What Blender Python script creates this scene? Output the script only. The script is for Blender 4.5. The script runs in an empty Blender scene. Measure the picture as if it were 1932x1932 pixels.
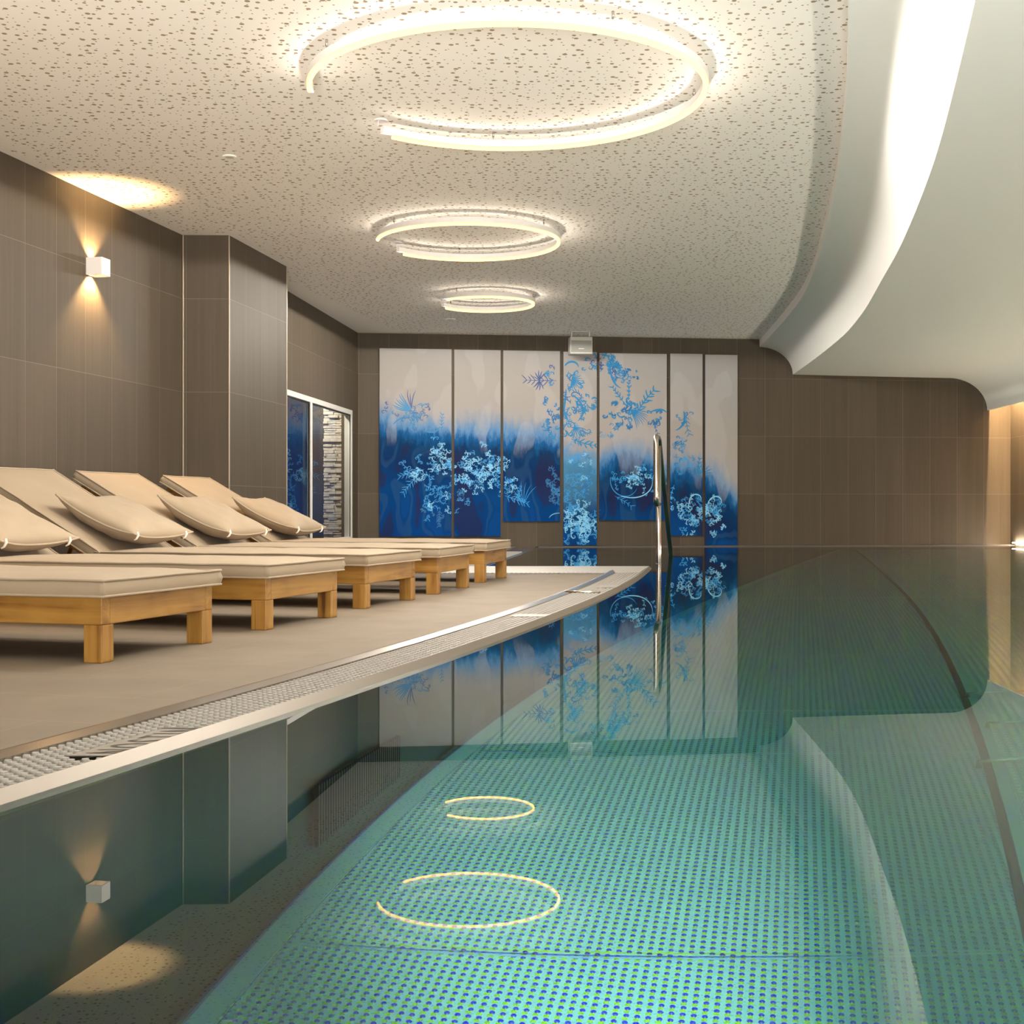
import bpy, bmesh, math, random
import numpy as np
from mathutils import Vector, Matrix, noise as mnoise

C = bpy.context.scene.collection
SC = bpy.context.scene
PI = math.pi
# ---------------------------------------------------------------- survey of the room (metres, water level z = 0)
F, CX, Y0, CAM = 2500.0, 966.0, 958.5, 0.46        # focal length and horizon of the photograph, eye height above the water
H = 2.438                                          # ceiling
DECK = 0.02
WATER = 0.013
POOL = -1.345

def on_z(px, py, z):
    d = F * (CAM - z) / (py - Y0)
    return Vector(((px - CX) / F * d, d, z))

def at_d(px, py, d):
    return Vector(((px - CX) / F * d, d, CAM - (py - Y0) / F * d))

def under(px, py, z):
    """point at depth z seen through the calm water surface"""
    dx, dz = (px - CX) / F, (py - Y0) / F
    hl = math.sqrt(1 + dx * dx)
    th = math.atan2(hl, dz)
    tw = math.asin(math.sin(th) / 1.333)
    L = CAM * math.tan(th) - z * math.tan(tw)
    return Vector((dx / hl * L, L / hl, z))

def E(d):                                          # inner edge of the pool gutter, a gentle curve
    return -.781 + .2801 * (d - 2.022) - .01156 * (d - 2.022) * (d - 5.556)
def dE(d):
    return .2801 - .01156 * (2 * d - 7.578)
def EP(d, o, z=0.):                                # point at offset o (towards the pool) from that edge
    s = dE(d); n = math.sqrt(1 + s * s)
    return Vector((E(d) + o / n, d - o * s / n, z))

_cd = [-6, 0, 3, 5.159, 6.237, 7.88, 9.08, 10.71, 12.32, 15.53, 18]
_cx = [-1.6, -.02, .75, 1.308, 1.568, 1.918, 2.140, 2.43, 2.645, 2.90, 3.02]
def C0(d):                                         # edge between perforated ceiling and white soffit
    i = max(1, min(len(_cd) - 3, int(np.searchsorted(_cd, d)) - 1))
    x0, x1, x2, x3 = _cd[i - 1:i + 3]; y0, y1, y2, y3 = _cx[i - 1:i + 3]
    m1 = (y2 - y0) / (x2 - x0); m2 = (y3 - y1) / (x3 - x1)
    h = x2 - x1; t = (d - x1) / h
    return ((2*t**3 - 3*t*t + 1) * y1 + (t**3 - 2*t*t + t) * h * m1 + (-2*t**3 + 3*t*t) * y2 + (t**3 - t*t) * h * m2)

def wall_d(X):                                     # far end wall
    return 15.174 + .1228 * X
def on_wall(px, py, off=0.):
    k = (px - CX) / F
    X = k * (15.174 - off) / (1 - .1228 * k)
    return at_d(px, py, 15.174 - off + .1228 * X)

# ---------------------------------------------------------------- materials
def mat(name):
    m = bpy.data.materials.new(name); m.use_nodes = True
    nt = m.node_tree; nt.nodes.clear()
    out = nt.nodes.new('ShaderNodeOutputMaterial')
    return m, nt, out

class N:
    """tiny helper to write node graphs"""
    def __init__(s, nt): s.nt = nt
    def new(s, t, ins=None, **kw):
        n = s.nt.nodes.new(t)
        for k, v in kw.items(): setattr(n, k, v)
        for k, v in (ins or {}).items():
            sock = n.inputs[k]
            if isinstance(v, bpy.types.NodeSocket): s.nt.links.new(v, sock)
            else: sock.default_value = v
        return n
    def math(s, op, a, b=0., c=0., clamp=False):
        n = s.new('ShaderNodeMath', {0: a, 1: b, 2: c}, operation=op, use_clamp=clamp)
        return n.outputs[0]
    def mix(s, f, a, b, mode='MIX'):
        n = s.nt.nodes.new('ShaderNodeMix'); n.data_type = 'RGBA'; n.blend_type = mode
        for sock, v in ((n.inputs[0], f), (n.inputs[6], a), (n.inputs[7], b)):
            if isinstance(v, bpy.types.NodeSocket): s.nt.links.new(v, sock)
            else: sock.default_value = v if not isinstance(v, tuple) or len(v) == 4 else (*v, 1)
        return n.outputs[2]
    def smooth(s, x, a, b, lo=0., hi=1.):
        n = s.new('ShaderNodeMapRange', {0: x, 1: a, 2: b, 3: lo, 4: hi}, interpolation_type='SMOOTHSTEP')
        return n.outputs[0]
    def ramp(s, f, stops, interp='LINEAR'):
        n = s.new('ShaderNodeValToRGB', {0: f}); r = n.color_ramp; r.interpolation = interp
        while len(r.elements) > 1: r.elements.remove(r.elements[-1])
        r.elements[0].position = stops[0][0]; r.elements[0].color = (*stops[0][1], 1)
        for p, c in stops[1:]:
            e = r.elements.new(p); e.color = (*c, 1)
        return n.outputs[0]

def c4(c): return (c[0], c[1], c[2], 1)

def plain(name, col, rough=.5, metal=0., spec=.5, emit=None, es=0., bump=None):
    m, nt, out = mat(name); n = N(nt)
    b = n.new('ShaderNodeBsdfPrincipled', {'Base Color': c4(col), 'Roughness': rough, 'Metallic': metal, 'Specular IOR Level': spec})
    if emit:
        b.inputs['Emission Color'].default_value = c4(emit); b.inputs['Emission Strength'].default_value = es
    if bump:
        tx = n.new('ShaderNodeNewGeometry').outputs['Position']
        nz = n.new('ShaderNodeTexNoise', {'Vector': tx, 'Scale': bump[0], 'Detail': 3.})
        bp = n.new('ShaderNodeBump', {'Strength': bump[1], 'Distance': .01, 'Height': nz.outputs[0]})
        nt.links.new(bp.outputs[0], b.inputs['Normal'])
    nt.links.new(b.outputs[0], out.inputs[0])
    return m

def tile_material():
    """large-format wood-grained porcelain tiles, stacked bond; UV in metres (along the wall, height)"""
    m, nt, out = mat('wall_tile'); n = N(nt)
    uv = n.new('ShaderNodeUVMap').outputs[0]
    mp = n.new('ShaderNodeMapping', {'Vector': uv, 'Location': (0, .051, 0)})
    br = n.new('ShaderNodeTexBrick', {'Vector': mp.outputs[0], 'Color1': (0, 0, 0, 1), 'Color2': (1, 1, 1, 1), 'Mortar': (.5, .5, .5, 1),
               'Scale': 1., 'Mortar Size': .0014, 'Mortar Smooth': .2, 'Bias': 0., 'Brick Width': .338, 'Row Height': .676}, offset=0., squash=1.)
    st = n.new('ShaderNodeTexNoise', {'Vector': n.new('ShaderNodeMapping', {'Vector': uv, 'Scale': (55, .8, 1)}).outputs[0], 'Scale': 1., 'Detail': 6., 'Roughness': .65})
    st2 = n.new('ShaderNodeTexNoise', {'Vector': n.new('ShaderNodeMapping', {'Vector': uv, 'Scale': (9, .35, 1)}).outputs[0], 'Scale': 1., 'Detail': 2.})
    v = n.math('ADD', n.math('MULTIPLY', st.outputs[0], .55), n.math('MULTIPLY', st2.outputs[0], .45))
    tone = n.math('ADD', n.math('MULTIPLY', n.new('ShaderNodeSeparateColor', {0: br.outputs[0]}).outputs[0], .22), n.math('MULTIPLY', v, .9))
    col = n.ramp(tone, [(.2, (.063, .051, .037)), (.55, (.086, .069, .051)), (.85, (.112, .090, .067))])
    col = n.mix(n.math('MULTIPLY', br.outputs['Fac'], .75), col, (.22, .185, .145))
    b = n.new('ShaderNodeBsdfPrincipled', {'Base Color': col, 'Roughness': .6, 'Specular IOR Level': .18})
    h = n.math('SUBTRACT', n.math('MULTIPLY', st.outputs[0], .25), br.outputs['Fac'])
    bp = n.new('ShaderNodeBump', {'Strength': .25, 'Distance': .002, 'Height': h})
    nt.links.new(bp.outputs[0], b.inputs['Normal'])
    nt.links.new(b.outputs[0], out.inputs[0])
    return m

def perforated_material():
    """acoustic plasterboard with scattered round holes of three sizes; UV = distance from the wall edge, along"""
    m, nt, out = mat('perforated_plasterboard'); n = N(nt)
    pos = n.new('ShaderNodeNewGeometry').outputs['Position']
    xy = n.new('ShaderNodeVectorMath', {0: pos, 1: (1, 1, 0)}, operation='MULTIPLY').outputs[0]
    att = n.new('ShaderNodeUVMap').outputs[0]
    edge = n.new('ShaderNodeSeparateXYZ', {0: att}).outputs[0]
    def layer(cell, r0, r1, keep):
        vo = n.new('ShaderNodeTexVoronoi', {'Vector': xy, 'Scale': 1 / cell, 'Randomness': .85}, voronoi_dimensions='2D', feature='F1')
        d = n.math('MULTIPLY', vo.outputs['Distance'], cell)
        rnd = n.new('ShaderNodeSeparateColor', {0: vo.outputs['Color']})
        r = n.math('ADD', n.math('MULTIPLY', rnd.outputs[0], r1 - r0), r0)
        ok = n.math('LESS_THAN', rnd.outputs[1], keep)
        inside = n.smooth(n.math('SUBTRACT', d, r), -.0008, .0008, 1., 0.)
        return n.math('MULTIPLY', inside, ok)
    big = layer(.060, .0074, .0115, .62)
    sml = layer(.046, .0032, .0050, .72)
    hole = n.math('MAXIMUM', big, sml)
    hole = n.math('MULTIPLY', hole, n.math('GREATER_THAN', edge, .11))
    col = n.mix(hole, (.90, .87, .83), (.34, .26, .175))
    b = n.new('ShaderNodeBsdfPrincipled', {'Base Color': col, 'Roughness': .85, 'Specular IOR Level': .2})
    nt.links.new(b.outputs[0], out.inputs[0])
    return m

def deck_material():
    m, nt, out = mat('deck_tile'); n = N(nt)
    pos = n.new('ShaderNodeNewGeometry').outputs['Position']
    mp = n.new('ShaderNodeMapping', {'Vector': pos, 'Rotation': (0, 0, .28)})
    br = n.new('ShaderNodeTexBrick', {'Vector': mp.outputs[0], 'Color1': (0, 0, 0, 1), 'Color2': (1, 1, 1, 1), 'Mortar': (.5, .5, .5, 1),
               'Scale': 1., 'Mortar Size': .0012, 'Bias': 0., 'Brick Width': .676, 'Row Height': .338}, offset=.5)
    nz = n.new('ShaderNodeTexNoise', {'Vector': pos, 'Scale': 5., 'Detail': 6.})
    fn = n.new('ShaderNodeTexNoise', {'Vector': pos, 'Scale': 180., 'Detail': 3.})
    tone = n.math('ADD', n.math('MULTIPLY', n.new('ShaderNodeSeparateColor', {0: br.outputs[0]}).outputs[0], .12), nz.outputs[0])
    col = n.ramp(tone, [(.2, (.178, .144, .110)), (.8, (.22, .178, .137))])
    col = n.mix(n.math('MULTIPLY', br.outputs['Fac'], .6), col, (.30, .235, .18))
    b = n.new('ShaderNodeBsdfPrincipled', {'Base Color': col, 'Roughness': .65, 'Specular IOR Level': .12})
    bp = n.new('ShaderNodeBump', {'Strength': .12, 'Distance': .002, 'Height': fn.outputs[0]})
    nt.links.new(bp.outputs[0], b.inputs['Normal'])
    nt.links.new(b.outputs[0], out.inputs[0])
    return m

def dimple_material(name, pitch, ang, elong, col, dot):
    """pool-grade steel sheet with an embossed anti-slip dimple grid"""
    m, nt, out = mat(name); n = N(nt)
    pos = n.new('ShaderNodeNewGeometry').outputs['Position']
    uv = n.new('ShaderNodeUVMap').outputs[0]
    mp = n.new('ShaderNodeMapping', {'Vector': pos, 'Rotation': (0, 0, ang), 'Scale': (1 / pitch, 1 / pitch, 0)})
    fr = n.new('ShaderNodeVectorMath', {0: mp.outputs[0]}, operation='FRACTION').outputs[0]
    ce = n.new('ShaderNodeVectorMath', {0: fr, 1: (.5, .5, 0)}, operation='SUBTRACT').outputs[0]
    ce = n.new('ShaderNodeVectorMath', {0: ce, 1: (1 / elong, 1, 0)}, operation='MULTIPLY').outputs[0]
    r = n.new('ShaderNodeVectorMath', {0: ce}, operation='LENGTH').outputs['Value']
    keep = n.new('ShaderNodeSeparateXYZ', {0: uv}).outputs[0]
    keep = n.math('GREATER_THAN', keep, .5)
    dome = n.math('MULTIPLY', n.smooth(r, .08, .31, 1., 0.), keep)
    disc = n.math('MULTIPLY', n.smooth(r, .24, .31, 1., 0.), keep)
    nz = n.new('ShaderNodeTexNoise', {'Vector': pos, 'Scale': 1.3, 'Detail': 3.})
    base = n.mix(n.math('MULTIPLY', nz.outputs[0], .5), c4(col), (col[0] * .8, col[1] * .85, col[2] * .9, 1))
    cc = n.mix(disc, base, c4(dot))
    b = n.new('ShaderNodeBsdfPrincipled', {'Base Color': cc, 'Metallic': n.math('MULTIPLY', disc, .95), 'Roughness': n.math('SUBTRACT', .5, n.math('MULTIPLY', disc, .24)), 'Specular IOR Level': .4})
    bp = n.new('ShaderNodeBump', {'Strength': .9, 'Distance': .004, 'Height': dome})
    nt.links.new(bp.outputs[0], b.inputs['Normal'])
    nt.links.new(b.outputs[0], out.inputs[0])
    return m

def water_material():
    """calm pool water: Fresnel mirror over a refraction whose index differs slightly for red, green and blue"""
    m, nt, out = mat('pool_water'); n = N(nt)
    T = (.38, .85, .84)
    r = n.new('ShaderNodeBsdfRefraction', {'Color': (T[0], T[1], 0, 1), 'Roughness': 0., 'IOR': 1.3325})
    b = n.new('ShaderNodeBsdfRefraction', {'Color': (0, 0, T[2], 1), 'Roughness': 0., 'IOR': 1.3382})
    a2 = n.new('ShaderNodeAddShader', {0: r.outputs[0], 1: b.outputs[0]})
    gl = n.new('ShaderNodeBsdfGlossy', {'Color': (1, 1, 1, 1), 'Roughness': 0.})
    fr = n.new('ShaderNodeFresnel', {'IOR': 1.30})
    mx = n.new('ShaderNodeMixShader', {0: fr.outputs[0], 1: a2.outputs[0], 2: gl.outputs[0]})
    nt.links.new(mx.outputs[0], out.inputs[0])
    return m

def glass_material():
    m, nt, out = mat('window_glass'); n = N(nt)
    tr = n.new('ShaderNodeBsdfTransparent', {'Color': (.82, .88, .9, 1)})
    gl = n.new('ShaderNodeBsdfGlossy', {'Color': (1, 1, 1, 1), 'Roughness': 0.})
    fr = n.new('ShaderNodeFresnel', {'IOR': 1.5})
    mx = n.new('ShaderNodeMixShader', {0: fr.outputs[0], 1: tr.outputs[0], 2: gl.outputs[0]})
    nt.links.new(mx.outputs[0], out.inputs[0])
    return m

def wood_material(name, axis, dark=1.):
    m, nt, out = mat(name); n = N(nt)
    tc = n.new('ShaderNodeTexCoord').outputs['Object']
    inf = n.new('ShaderNodeObjectInfo').outputs['Random']
    sc = [34., 34., 34.]; sc[axis] = 2.2
    off = n.new('ShaderNodeCombineXYZ', {0: n.math('MULTIPLY', inf, 37.), 1: n.math('MULTIPLY', inf, 53.), 2: n.math('MULTIPLY', inf, 71.)}).outputs[0]
    v = n.new('ShaderNodeVectorMath', {0: tc, 1: off}, operation='ADD').outputs[0]
    mp = n.new('ShaderNodeMapping', {'Vector': v, 'Scale': tuple(sc)})
    nz = n.new('ShaderNodeTexNoise', {'Vector': mp.outputs[0], 'Scale': 1., 'Detail': 5., 'Roughness': .55, 'Distortion': .6})
    kn = n.new('ShaderNodeTexNoise', {'Vector': v, 'Scale': 9., 'Detail': 1.})
    tone = n.math('ADD', n.math('MULTIPLY', nz.outputs[0], .75), n.math('MULTIPLY', kn.outputs[0], .28))
    tone = n.math('ADD', tone, n.math('MULTIPLY', n.math('SUBTRACT', inf, .5), .12))
    D = dark
    col = n.ramp(tone, [(.33, (.10 * D, .038 * D, .006 * D)), (.46, (.265 * D, .125 * D, .022 * D)), (.63, (.36 * D, .19 * D, .040 * D))])
    b = n.new('ShaderNodeBsdfPrincipled', {'Base Color': col, 'Roughness': .45, 'Specular IOR Level': .4})
    bp = n.new('ShaderNodeBump', {'Strength': .2, 'Distance': .002, 'Height': nz.outputs[0]})
    nt.links.new(bp.outputs[0], b.inputs['Normal'])
    nt.links.new(b.outputs[0], out.inputs[0])
    return m

def fabric_material(name, col):
    m, nt, out = mat(name); n = N(nt)
    tc = n.new('ShaderNodeTexCoord').outputs['Object']
    nz = n.new('ShaderNodeTexNoise', {'Vector': tc, 'Scale': 6., 'Detail': 4.})
    fn = n.new('ShaderNodeTexNoise', {'Vector': tc, 'Scale': 420., 'Detail': 2.})
    cc = n.mix(nz.outputs[0], (col[0] * .93, col[1] * .92, col[2] * .9, 1), (col[0] * 1.05, col[1] * 1.05, col[2] * 1.05, 1))
    b = n.new('ShaderNodeBsdfPrincipled', {'Base Color': cc, 'Roughness': .75, 'Specular IOR Level': .25, 'Sheen Weight': .08})
    bp = n.new('ShaderNodeBump', {'Strength': .25, 'Distance': .006, 'Height': n.math('ADD', nz.outputs[0], n.math('MULTIPLY', fn.outputs[0], .06))})
    nt.links.new(bp.outputs[0], b.inputs['Normal'])
    nt.links.new(b.outputs[0], out.inputs[0])
    return m

def painting_material():
    """abstract colour-wash: pale sky bleeding into deep blue; UV = position within the whole seven-panel picture"""
    m, nt, out = mat('colour_wash_canvas'); n = N(nt)
    uv = n.new('ShaderNodeUVMap').outputs[0]
    sp = n.new('ShaderNodeSeparateXYZ', {0: uv}); u, v = sp.outputs[0], sp.outputs[1]     # v grows downwards
    P = lambda px, py: ((px - 716) / 675., ((py - 657) / 371.,) * 3)
    b = n.ramp(u, [P(716, 800), P(780, 812), P(850, 822), P(905, 822), P(1000, 826), P(1058, 838), P(1064, 872), P(1122, 880),
                   P(1128, 888), P(1165, 862), P(1210, 866), P(1256, 892), P(1262, 892), P(1300, 890), P(1330, 898), P(1362, 915), P(1391, 950)])
    b = n.new('ShaderNodeSeparateColor', {0: b}).outputs[0]
    st = n.new('ShaderNodeTexNoise', {'Vector': n.new('ShaderNodeMapping', {'Vector': uv, 'Scale': (60, 9, 1)}).outputs[0], 'Scale': 1., 'Detail': 6., 'Roughness': .7})
    bl = n.new('ShaderNodeTexNoise', {'Vector': n.new('ShaderNodeMapping', {'Vector': uv, 'Scale': (7, 5, 1)}).outputs[0], 'Scale': 1., 'Detail': 4.})
    t = n.math('SUBTRACT', v, b)
    t = n.math('ADD', t, n.math('MULTIPLY', n.math('SUBTRACT', st.outputs[0], .5), .16))
    t = n.math('ADD', t, n.math('MULTIPLY', n.math('SUBTRACT', bl.outputs[0], .5), .10))
    fc = n.new('ShaderNodeTexNoise', {'Vector': n.new('ShaderNodeMapping', {'Vector': uv, 'Scale': (13, 3.4, 1), 'Rotation': (0, 0, .22)}).outputs[0], 'Scale': 1., 'Detail': 1.5, 'Roughness': .4}).outputs[0]
    t01 = n.math('ADD', t, .5, clamp=True)
    col = n.ramp(t01, [(0., (.345, .335, .335)), (.28, (.365, .34, .32)), (.38, (.36, .34, .345)), (.43, (.24, .30, .40)), (.475, (.11, .25, .48)),
                       (.515, (.012, .105, .29)), (.57, (.003, .040, .13)), (.68, (.004, .026, .11)), (.80, (.0005, .047, .19)), (1., (.0005, .045, .21))])
    deep = n.smooth(t01, .52, .62)
    patch = n.math('MULTIPLY', n.smooth(fc, .54, .58), n.smooth(v, .6, .95))
    mid = n.math('MULTIPLY', n.smooth(fc, .47, .49), n.smooth(fc, .55, .52))
    c1 = n.mix(n.math('MULTIPLY', n.math('MULTIPLY', patch, deep), .45), col, (.006, .07, .28))
    c1 = n.mix(n.math('MULTIPLY', n.math('MULTIPLY', mid, deep), .30), c1, (.035, .10, .21))
    c1 = n.mix(n.math('MULTIPLY', n.math('MULTIPLY', n.smooth(fc, .44, .40), deep), .6), c1, (.022, .018, .055))
    lite = n.math('SUBTRACT', 1., deep)
    c1 = n.mix(n.math('MULTIPLY', n.math('MULTIPLY', n.smooth(fc, .53, .56), lite), .25), c1, (.46, .45, .46))
    # the fourth panel keeps a mid blue veil
    p4 = n.math('MULTIPLY', n.math('GREATER_THAN', u, (1060 - 716) / 675.), n.math('LESS_THAN', u, (1127 - 716) / 675.))
    veil = n.math('MULTIPLY', p4, n.math('MULTIPLY', n.smooth(v, .5, .58), n.smooth(v, .88, .70)))
    c1 = n.mix(n.math('MULTIPLY', veil, n.math('ADD', .25, n.math('MULTIPLY', bl.outputs[0], .6))), c1, (.10, .30, .50))
    bs = n.new('ShaderNodeBsdfPrincipled', {'Base Color': c1, 'Roughness': .7, 'Specular IOR Level': .06})
    nt.links.new(bs.outputs[0], out.inputs[0])
    return m

def stone_material():
    m, nt, out = mat('split_stone'); n = N(nt)
    tc = n.new('ShaderNodeTexCoord').outputs['Object']
    nz = n.new('ShaderNodeTexNoise', {'Vector': tc, 'Scale': 25., 'Detail': 5.})
    col = n.ramp(nz.outputs[0], [(.3, (.55, .50, .43)), (.7, (.78, .72, .64))])
    b = n.new('ShaderNodeBsdfPrincipled', {'Base Color': col, 'Roughness': .8})
    nt.links.new(b.outputs[0], out.inputs[0])
    return m

def glow(name, col, st):
    m, nt, out = mat(name); n = N(nt)
    e = n.new('ShaderNodeEmission', {'Color': c4(col), 'Strength': st})
    nt.links.new(e.outputs[0], out.inputs[0])
    return m

WARM = (1.0, .70, .36)
M = dict(
    tile=tile_material(), perf=perforated_material(), deck=deck_material(), water=water_material(), glass=glass_material(),
    soffit=plain('white_plaster', (.90, .89, .86), .8, spec=.2), steel=plain('brushed_steel', (.62, .58, .53), .22, 1.),
    pool_steel=plain('pool_steel', (.30, .31, .29), .42, .55), band=plain('smooth_pool_steel', (.10, .12, .11), .4, .5),  # band: edge steel with the pool side's dimness put into its colour
    rim=plain('satin_rim_steel', (.17, .14, .11), .40, .4), wallsteel=plain('darkened_pool_steel', (.04, .045, .04), .35, .6),  # wallsteel: the side wall's dim reflection is put into its base colour
    ledge_steel=plain('satin_ledge_steel', (.50, .46, .42), .4, .3), seam=plain('weld_strip', (.34, .44, .43), .4, .4), groove=plain('groove_steel', (.16, .19, .19), .4, .5),
    dots=dimple_material('dimpled_steel', .0208, .215, 1., (.27, .37, .37), (.30, .36, .38)),
    dots2=dimple_material('bar_dimpled_steel', .028, .235, 1.5, (.34, .40, .37), (.80, .86, .80)),
    grate=plain('white_grating_plastic', (.34, .32, .29), .45), gap=plain('gutter_channel', (.10, .09, .08), .6),
    plate=plain('inlay_plate', (.26, .235, .20), .5, .2), ink=plain('engraved_letters', (.03, .025, .02), .6),
    wx=wood_material('teak_cross_grain', 0), wy=wood_material('teak_long_grain', 1), wz=wood_material('teak_upright_grain', 2),
    fabric=fabric_material('beige_outdoor_fabric', (.355, .28, .20)), piping=fabric_material('beige_piping', (.38, .305, .225)),
    toggle=plain('white_cord', (.75, .68, .6), .6), white=plain('white_lacquer', (.78, .76, .76), .4),
    wframe=plain('pale_window_frame', (.68, .66, .62), .4), rubber=plain('black_gasket', (.015, .015, .015), .6),
    stone=stone_material(), canvas=painting_material(), cedge=plain('canvas_edge', (.03, .035, .05), .6),
    o_blue=plain('ornament_blue', (.0, .20, .47), .5), o_navy=plain('ornament_navy', (.03, .07, .24), .5),
    o_cyan=plain('ornament_cyan', (.012, .30, .72), .5), o_pale=plain('ornament_pale', (.22, .60, .90), .5), o_deep=plain('ornament_deep_blue', (.0, .13, .36), .5),
    led=glow('warm_led_tube', (1.0, .55, .155), 2.2), ledge=glow('warm_ledge_led', (1.0, .88, .70), 125.),
    cove=glow('warm_cove_led', (1.0, .68, .36), 900.),
    spk=plain('speaker_case', (.52, .51, .47), .5), spkg=plain('speaker_grille', (.28, .28, .26), .5), trimm=plain('corner_trim', (.42, .36, .29), .35, .6),
    lampin=plain('lamp_reflector', (.85, .8, .7), .3), night=plain('night_terrace', (.02, .025, .05), .8),
)

# ---------------------------------------------------------------- object helpers
def link(name, me, m=None, parent=None, smooth=False):
    o = bpy.data.objects.new(name, me); C.objects.link(o)
    if m is not None:
        for mm in (m if isinstance(m, (list, tuple)) else [m]): me.materials.append(mm)
    if parent is not None: o.parent = parent
    if smooth:
        for p in me.polygons: p.use_smooth = True
    return o
def obj(name, bm, m=None, parent=None, smooth=False):
    me = bpy.data.meshes.new(name); bm.normal_update(); bm.to_mesh(me); bm.free()
    return link(name, me, m, parent, smooth)
def tag(o, label=None, cat=None, group=None, kind=None):
    if label: o['label'] = label
    if cat: o['category'] = cat
    if group: o['group'] = group
    if kind: o['kind'] = kind
    return o
def thing(name, label, cat, loc=(0, 0, 0), rz=0., group=None):
    o = bpy.data.objects.new(name, None); C.objects.link(o)
    o.location = loc; o.rotation_euler = (0, 0, rz); o.empty_display_size = .1
    return tag(o, label, cat, group)
def struct(name, bm, m, label=None, smooth=False):
    o = obj(name, bm, m, None, smooth); o['kind'] = 'structure'
    if label: o['label'] = label
    return o
def dup(root, loc, rz, label=None):
    r = root.copy(); C.objects.link(r); r.location = loc; r.rotation_euler = (0, 0, rz)
    if label: r['label'] = label
    for ch in list(root.children):
        c = ch.copy(); C.objects.link(c); c.parent = r
        for g in list(ch.children):
            e = g.copy(); C.objects.link(e); e.parent = c
    return r

def box(bm, lo, hi, bev=0., mi=0, seg=2):
    x0, y0, z0 = lo; x1, y1, z1 = hi
    vs = [bm.verts.new(p) for p in ((x0,y0,z0),(x1,y0,z0),(x1,y1,z0),(x0,y1,z0),(x0,y0,z1),(x1,y0,z1),(x1,y1,z1),(x0,y1,z1))]
    fs = [bm.faces.new([vs[i] for i in q]) for q in ((0,3,2,1),(4,5,6,7),(0,1,5,4),(1,2,6,5),(2,3,7,6),(3,0,4,7))]
    for f in fs: f.material_index = mi
    if bev > 0:
        es = list({e for f in fs for e in f.edges})
        bmesh.ops.bevel(bm, geom=es, offset=bev, segments=seg, affect='EDGES', profile=.5)
    return bm
def quad(bm, pts, mi=0):
    f = bm.faces.new([bm.verts.new(p) for p in pts]); f.material_index = mi; return f
def grid(bm, rows, mi=0, closed=False):
    """rows: list of lists of points -> quads"""
    vr = [[bm.verts.new(p) for p in r] for r in rows]
    out = []
    for a, b in zip(vr, vr[1:]):
        n = len(a)
        for i in range(n if closed else n - 1):
            j = (i + 1) % n
            f = bm.faces.new((a[i], a[j], b[j], b[i])); f.material_index = mi; out.append(f)
    return vr
def tube(bm, pts, r, n=10, cap=True, closed=False, mi=0):
    pts = [Vector(p) for p in pts]; rings = []
    L = len(pts); prev = None
    for i, p in enumerate(pts):
        if closed: t = pts[(i + 1) % L] - pts[i - 1]
        else: t = pts[min(i + 1, L - 1)] - pts[max(i - 1, 0)]
        t.normalize()
        if prev is None:
            a = Vector((0, 0, 1)) if abs(t.z) < .9 else Vector((1, 0, 0))
            u = t.cross(a).normalized()
        else:
            u = (prev - t * prev.dot(t)).normalized()
        prev = u; w = t.cross(u)
        rr = r[i] if isinstance(r, (list, tuple)) else r
        rings.append([bm.verts.new(p + (u * math.cos(k * 2 * PI / n) + w * math.sin(k * 2 * PI / n)) * rr) for k in range(n)])
    pairs = list(zip(rings, rings[1:])) + ([(rings[-1], rings[0])] if closed else [])
    for a, b in pairs:
        for k in range(n):
            f = bm.faces.new((a[k], a[(k + 1) % n], b[(k + 1) % n], b[k])); f.material_index = mi
    if cap and not closed:
        bm.faces.new(rings[0][::-1]).material_index = mi; bm.faces.new(rings[-1]).material_index = mi
    return bm
def cyl(bm, p0, p1, r, n=16, mi=0):
    return tube(bm, [p0, p1], r, n, mi=mi)
def uvset(o, fn):
    me = o.data; uv = me.uv_layers.new(name='UVMap')
    for lp in me.loops:
        uv.data[lp.index].uv = fn(me.vertices[lp.vertex_index].co)
    return o
def frange(a, b, n): return [a + (b - a) * i / (n - 1) for i in range(n)]

# ---------------------------------------------------------------- room shell
def wall_seg(name, p, q, z0, z1, label, thick=.12, back=1):
    """tiled wall slab from p to q (x, y); thickness lies on the left of p->q when back = 1"""
    p = Vector((p[0], p[1], 0)); q = Vector((q[0], q[1], 0)); t = (q - p).normalized(); nrm = Vector((-t.y, t.x, 0)) * thick * back
    bm = bmesh.new()
    for z in (0,):
        a, b, c, d = p, q, q + nrm, p + nrm
        lo = [bm.verts.new((v.x, v.y, z0)) for v in (a, b, c, d)]; hi = [bm.verts.new((v.x, v.y, z1)) for v in (a, b, c, d)]
        for i in range(4): bm.faces.new((lo[i], lo[(i + 1) % 4], hi[(i + 1) % 4], hi[i]))
        bm.faces.new(lo[::-1]); bm.faces.new(hi)
    bmesh.ops.recalc_face_normals(bm, faces=bm.faces)
    o = struct(name, bm, M['tile'], label)
    return uvset(o, lambda co: ((co - p).dot(t), co.z))

ZT = H + .1
W1 = lambda d: -4.297 + .1989 * d                  # left wall, near stretch
W3 = lambda d: -3.319 + .1055 * d                  # left wall, far stretch
dL = 9.6
# u origin chosen so that the vertical joints sit where the photograph has them
t1 = Vector((.1989, 1, 0)).normalized()
def uv1(co): return ((co.y - 8.25) * math.sqrt(1 + .1989 ** 2), co.z)
o = wall_seg('wall_left', (W1(-5), -5), (W1(dL), dL), -.3, ZT, 'taupe tiled wall behind the loungers with the cube wall lamp'); 
me = o.data
for lp in me.loops: me.uv_layers[0].data[lp.index].uv = uv1(me.vertices[lp.vertex_index].co)
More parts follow.
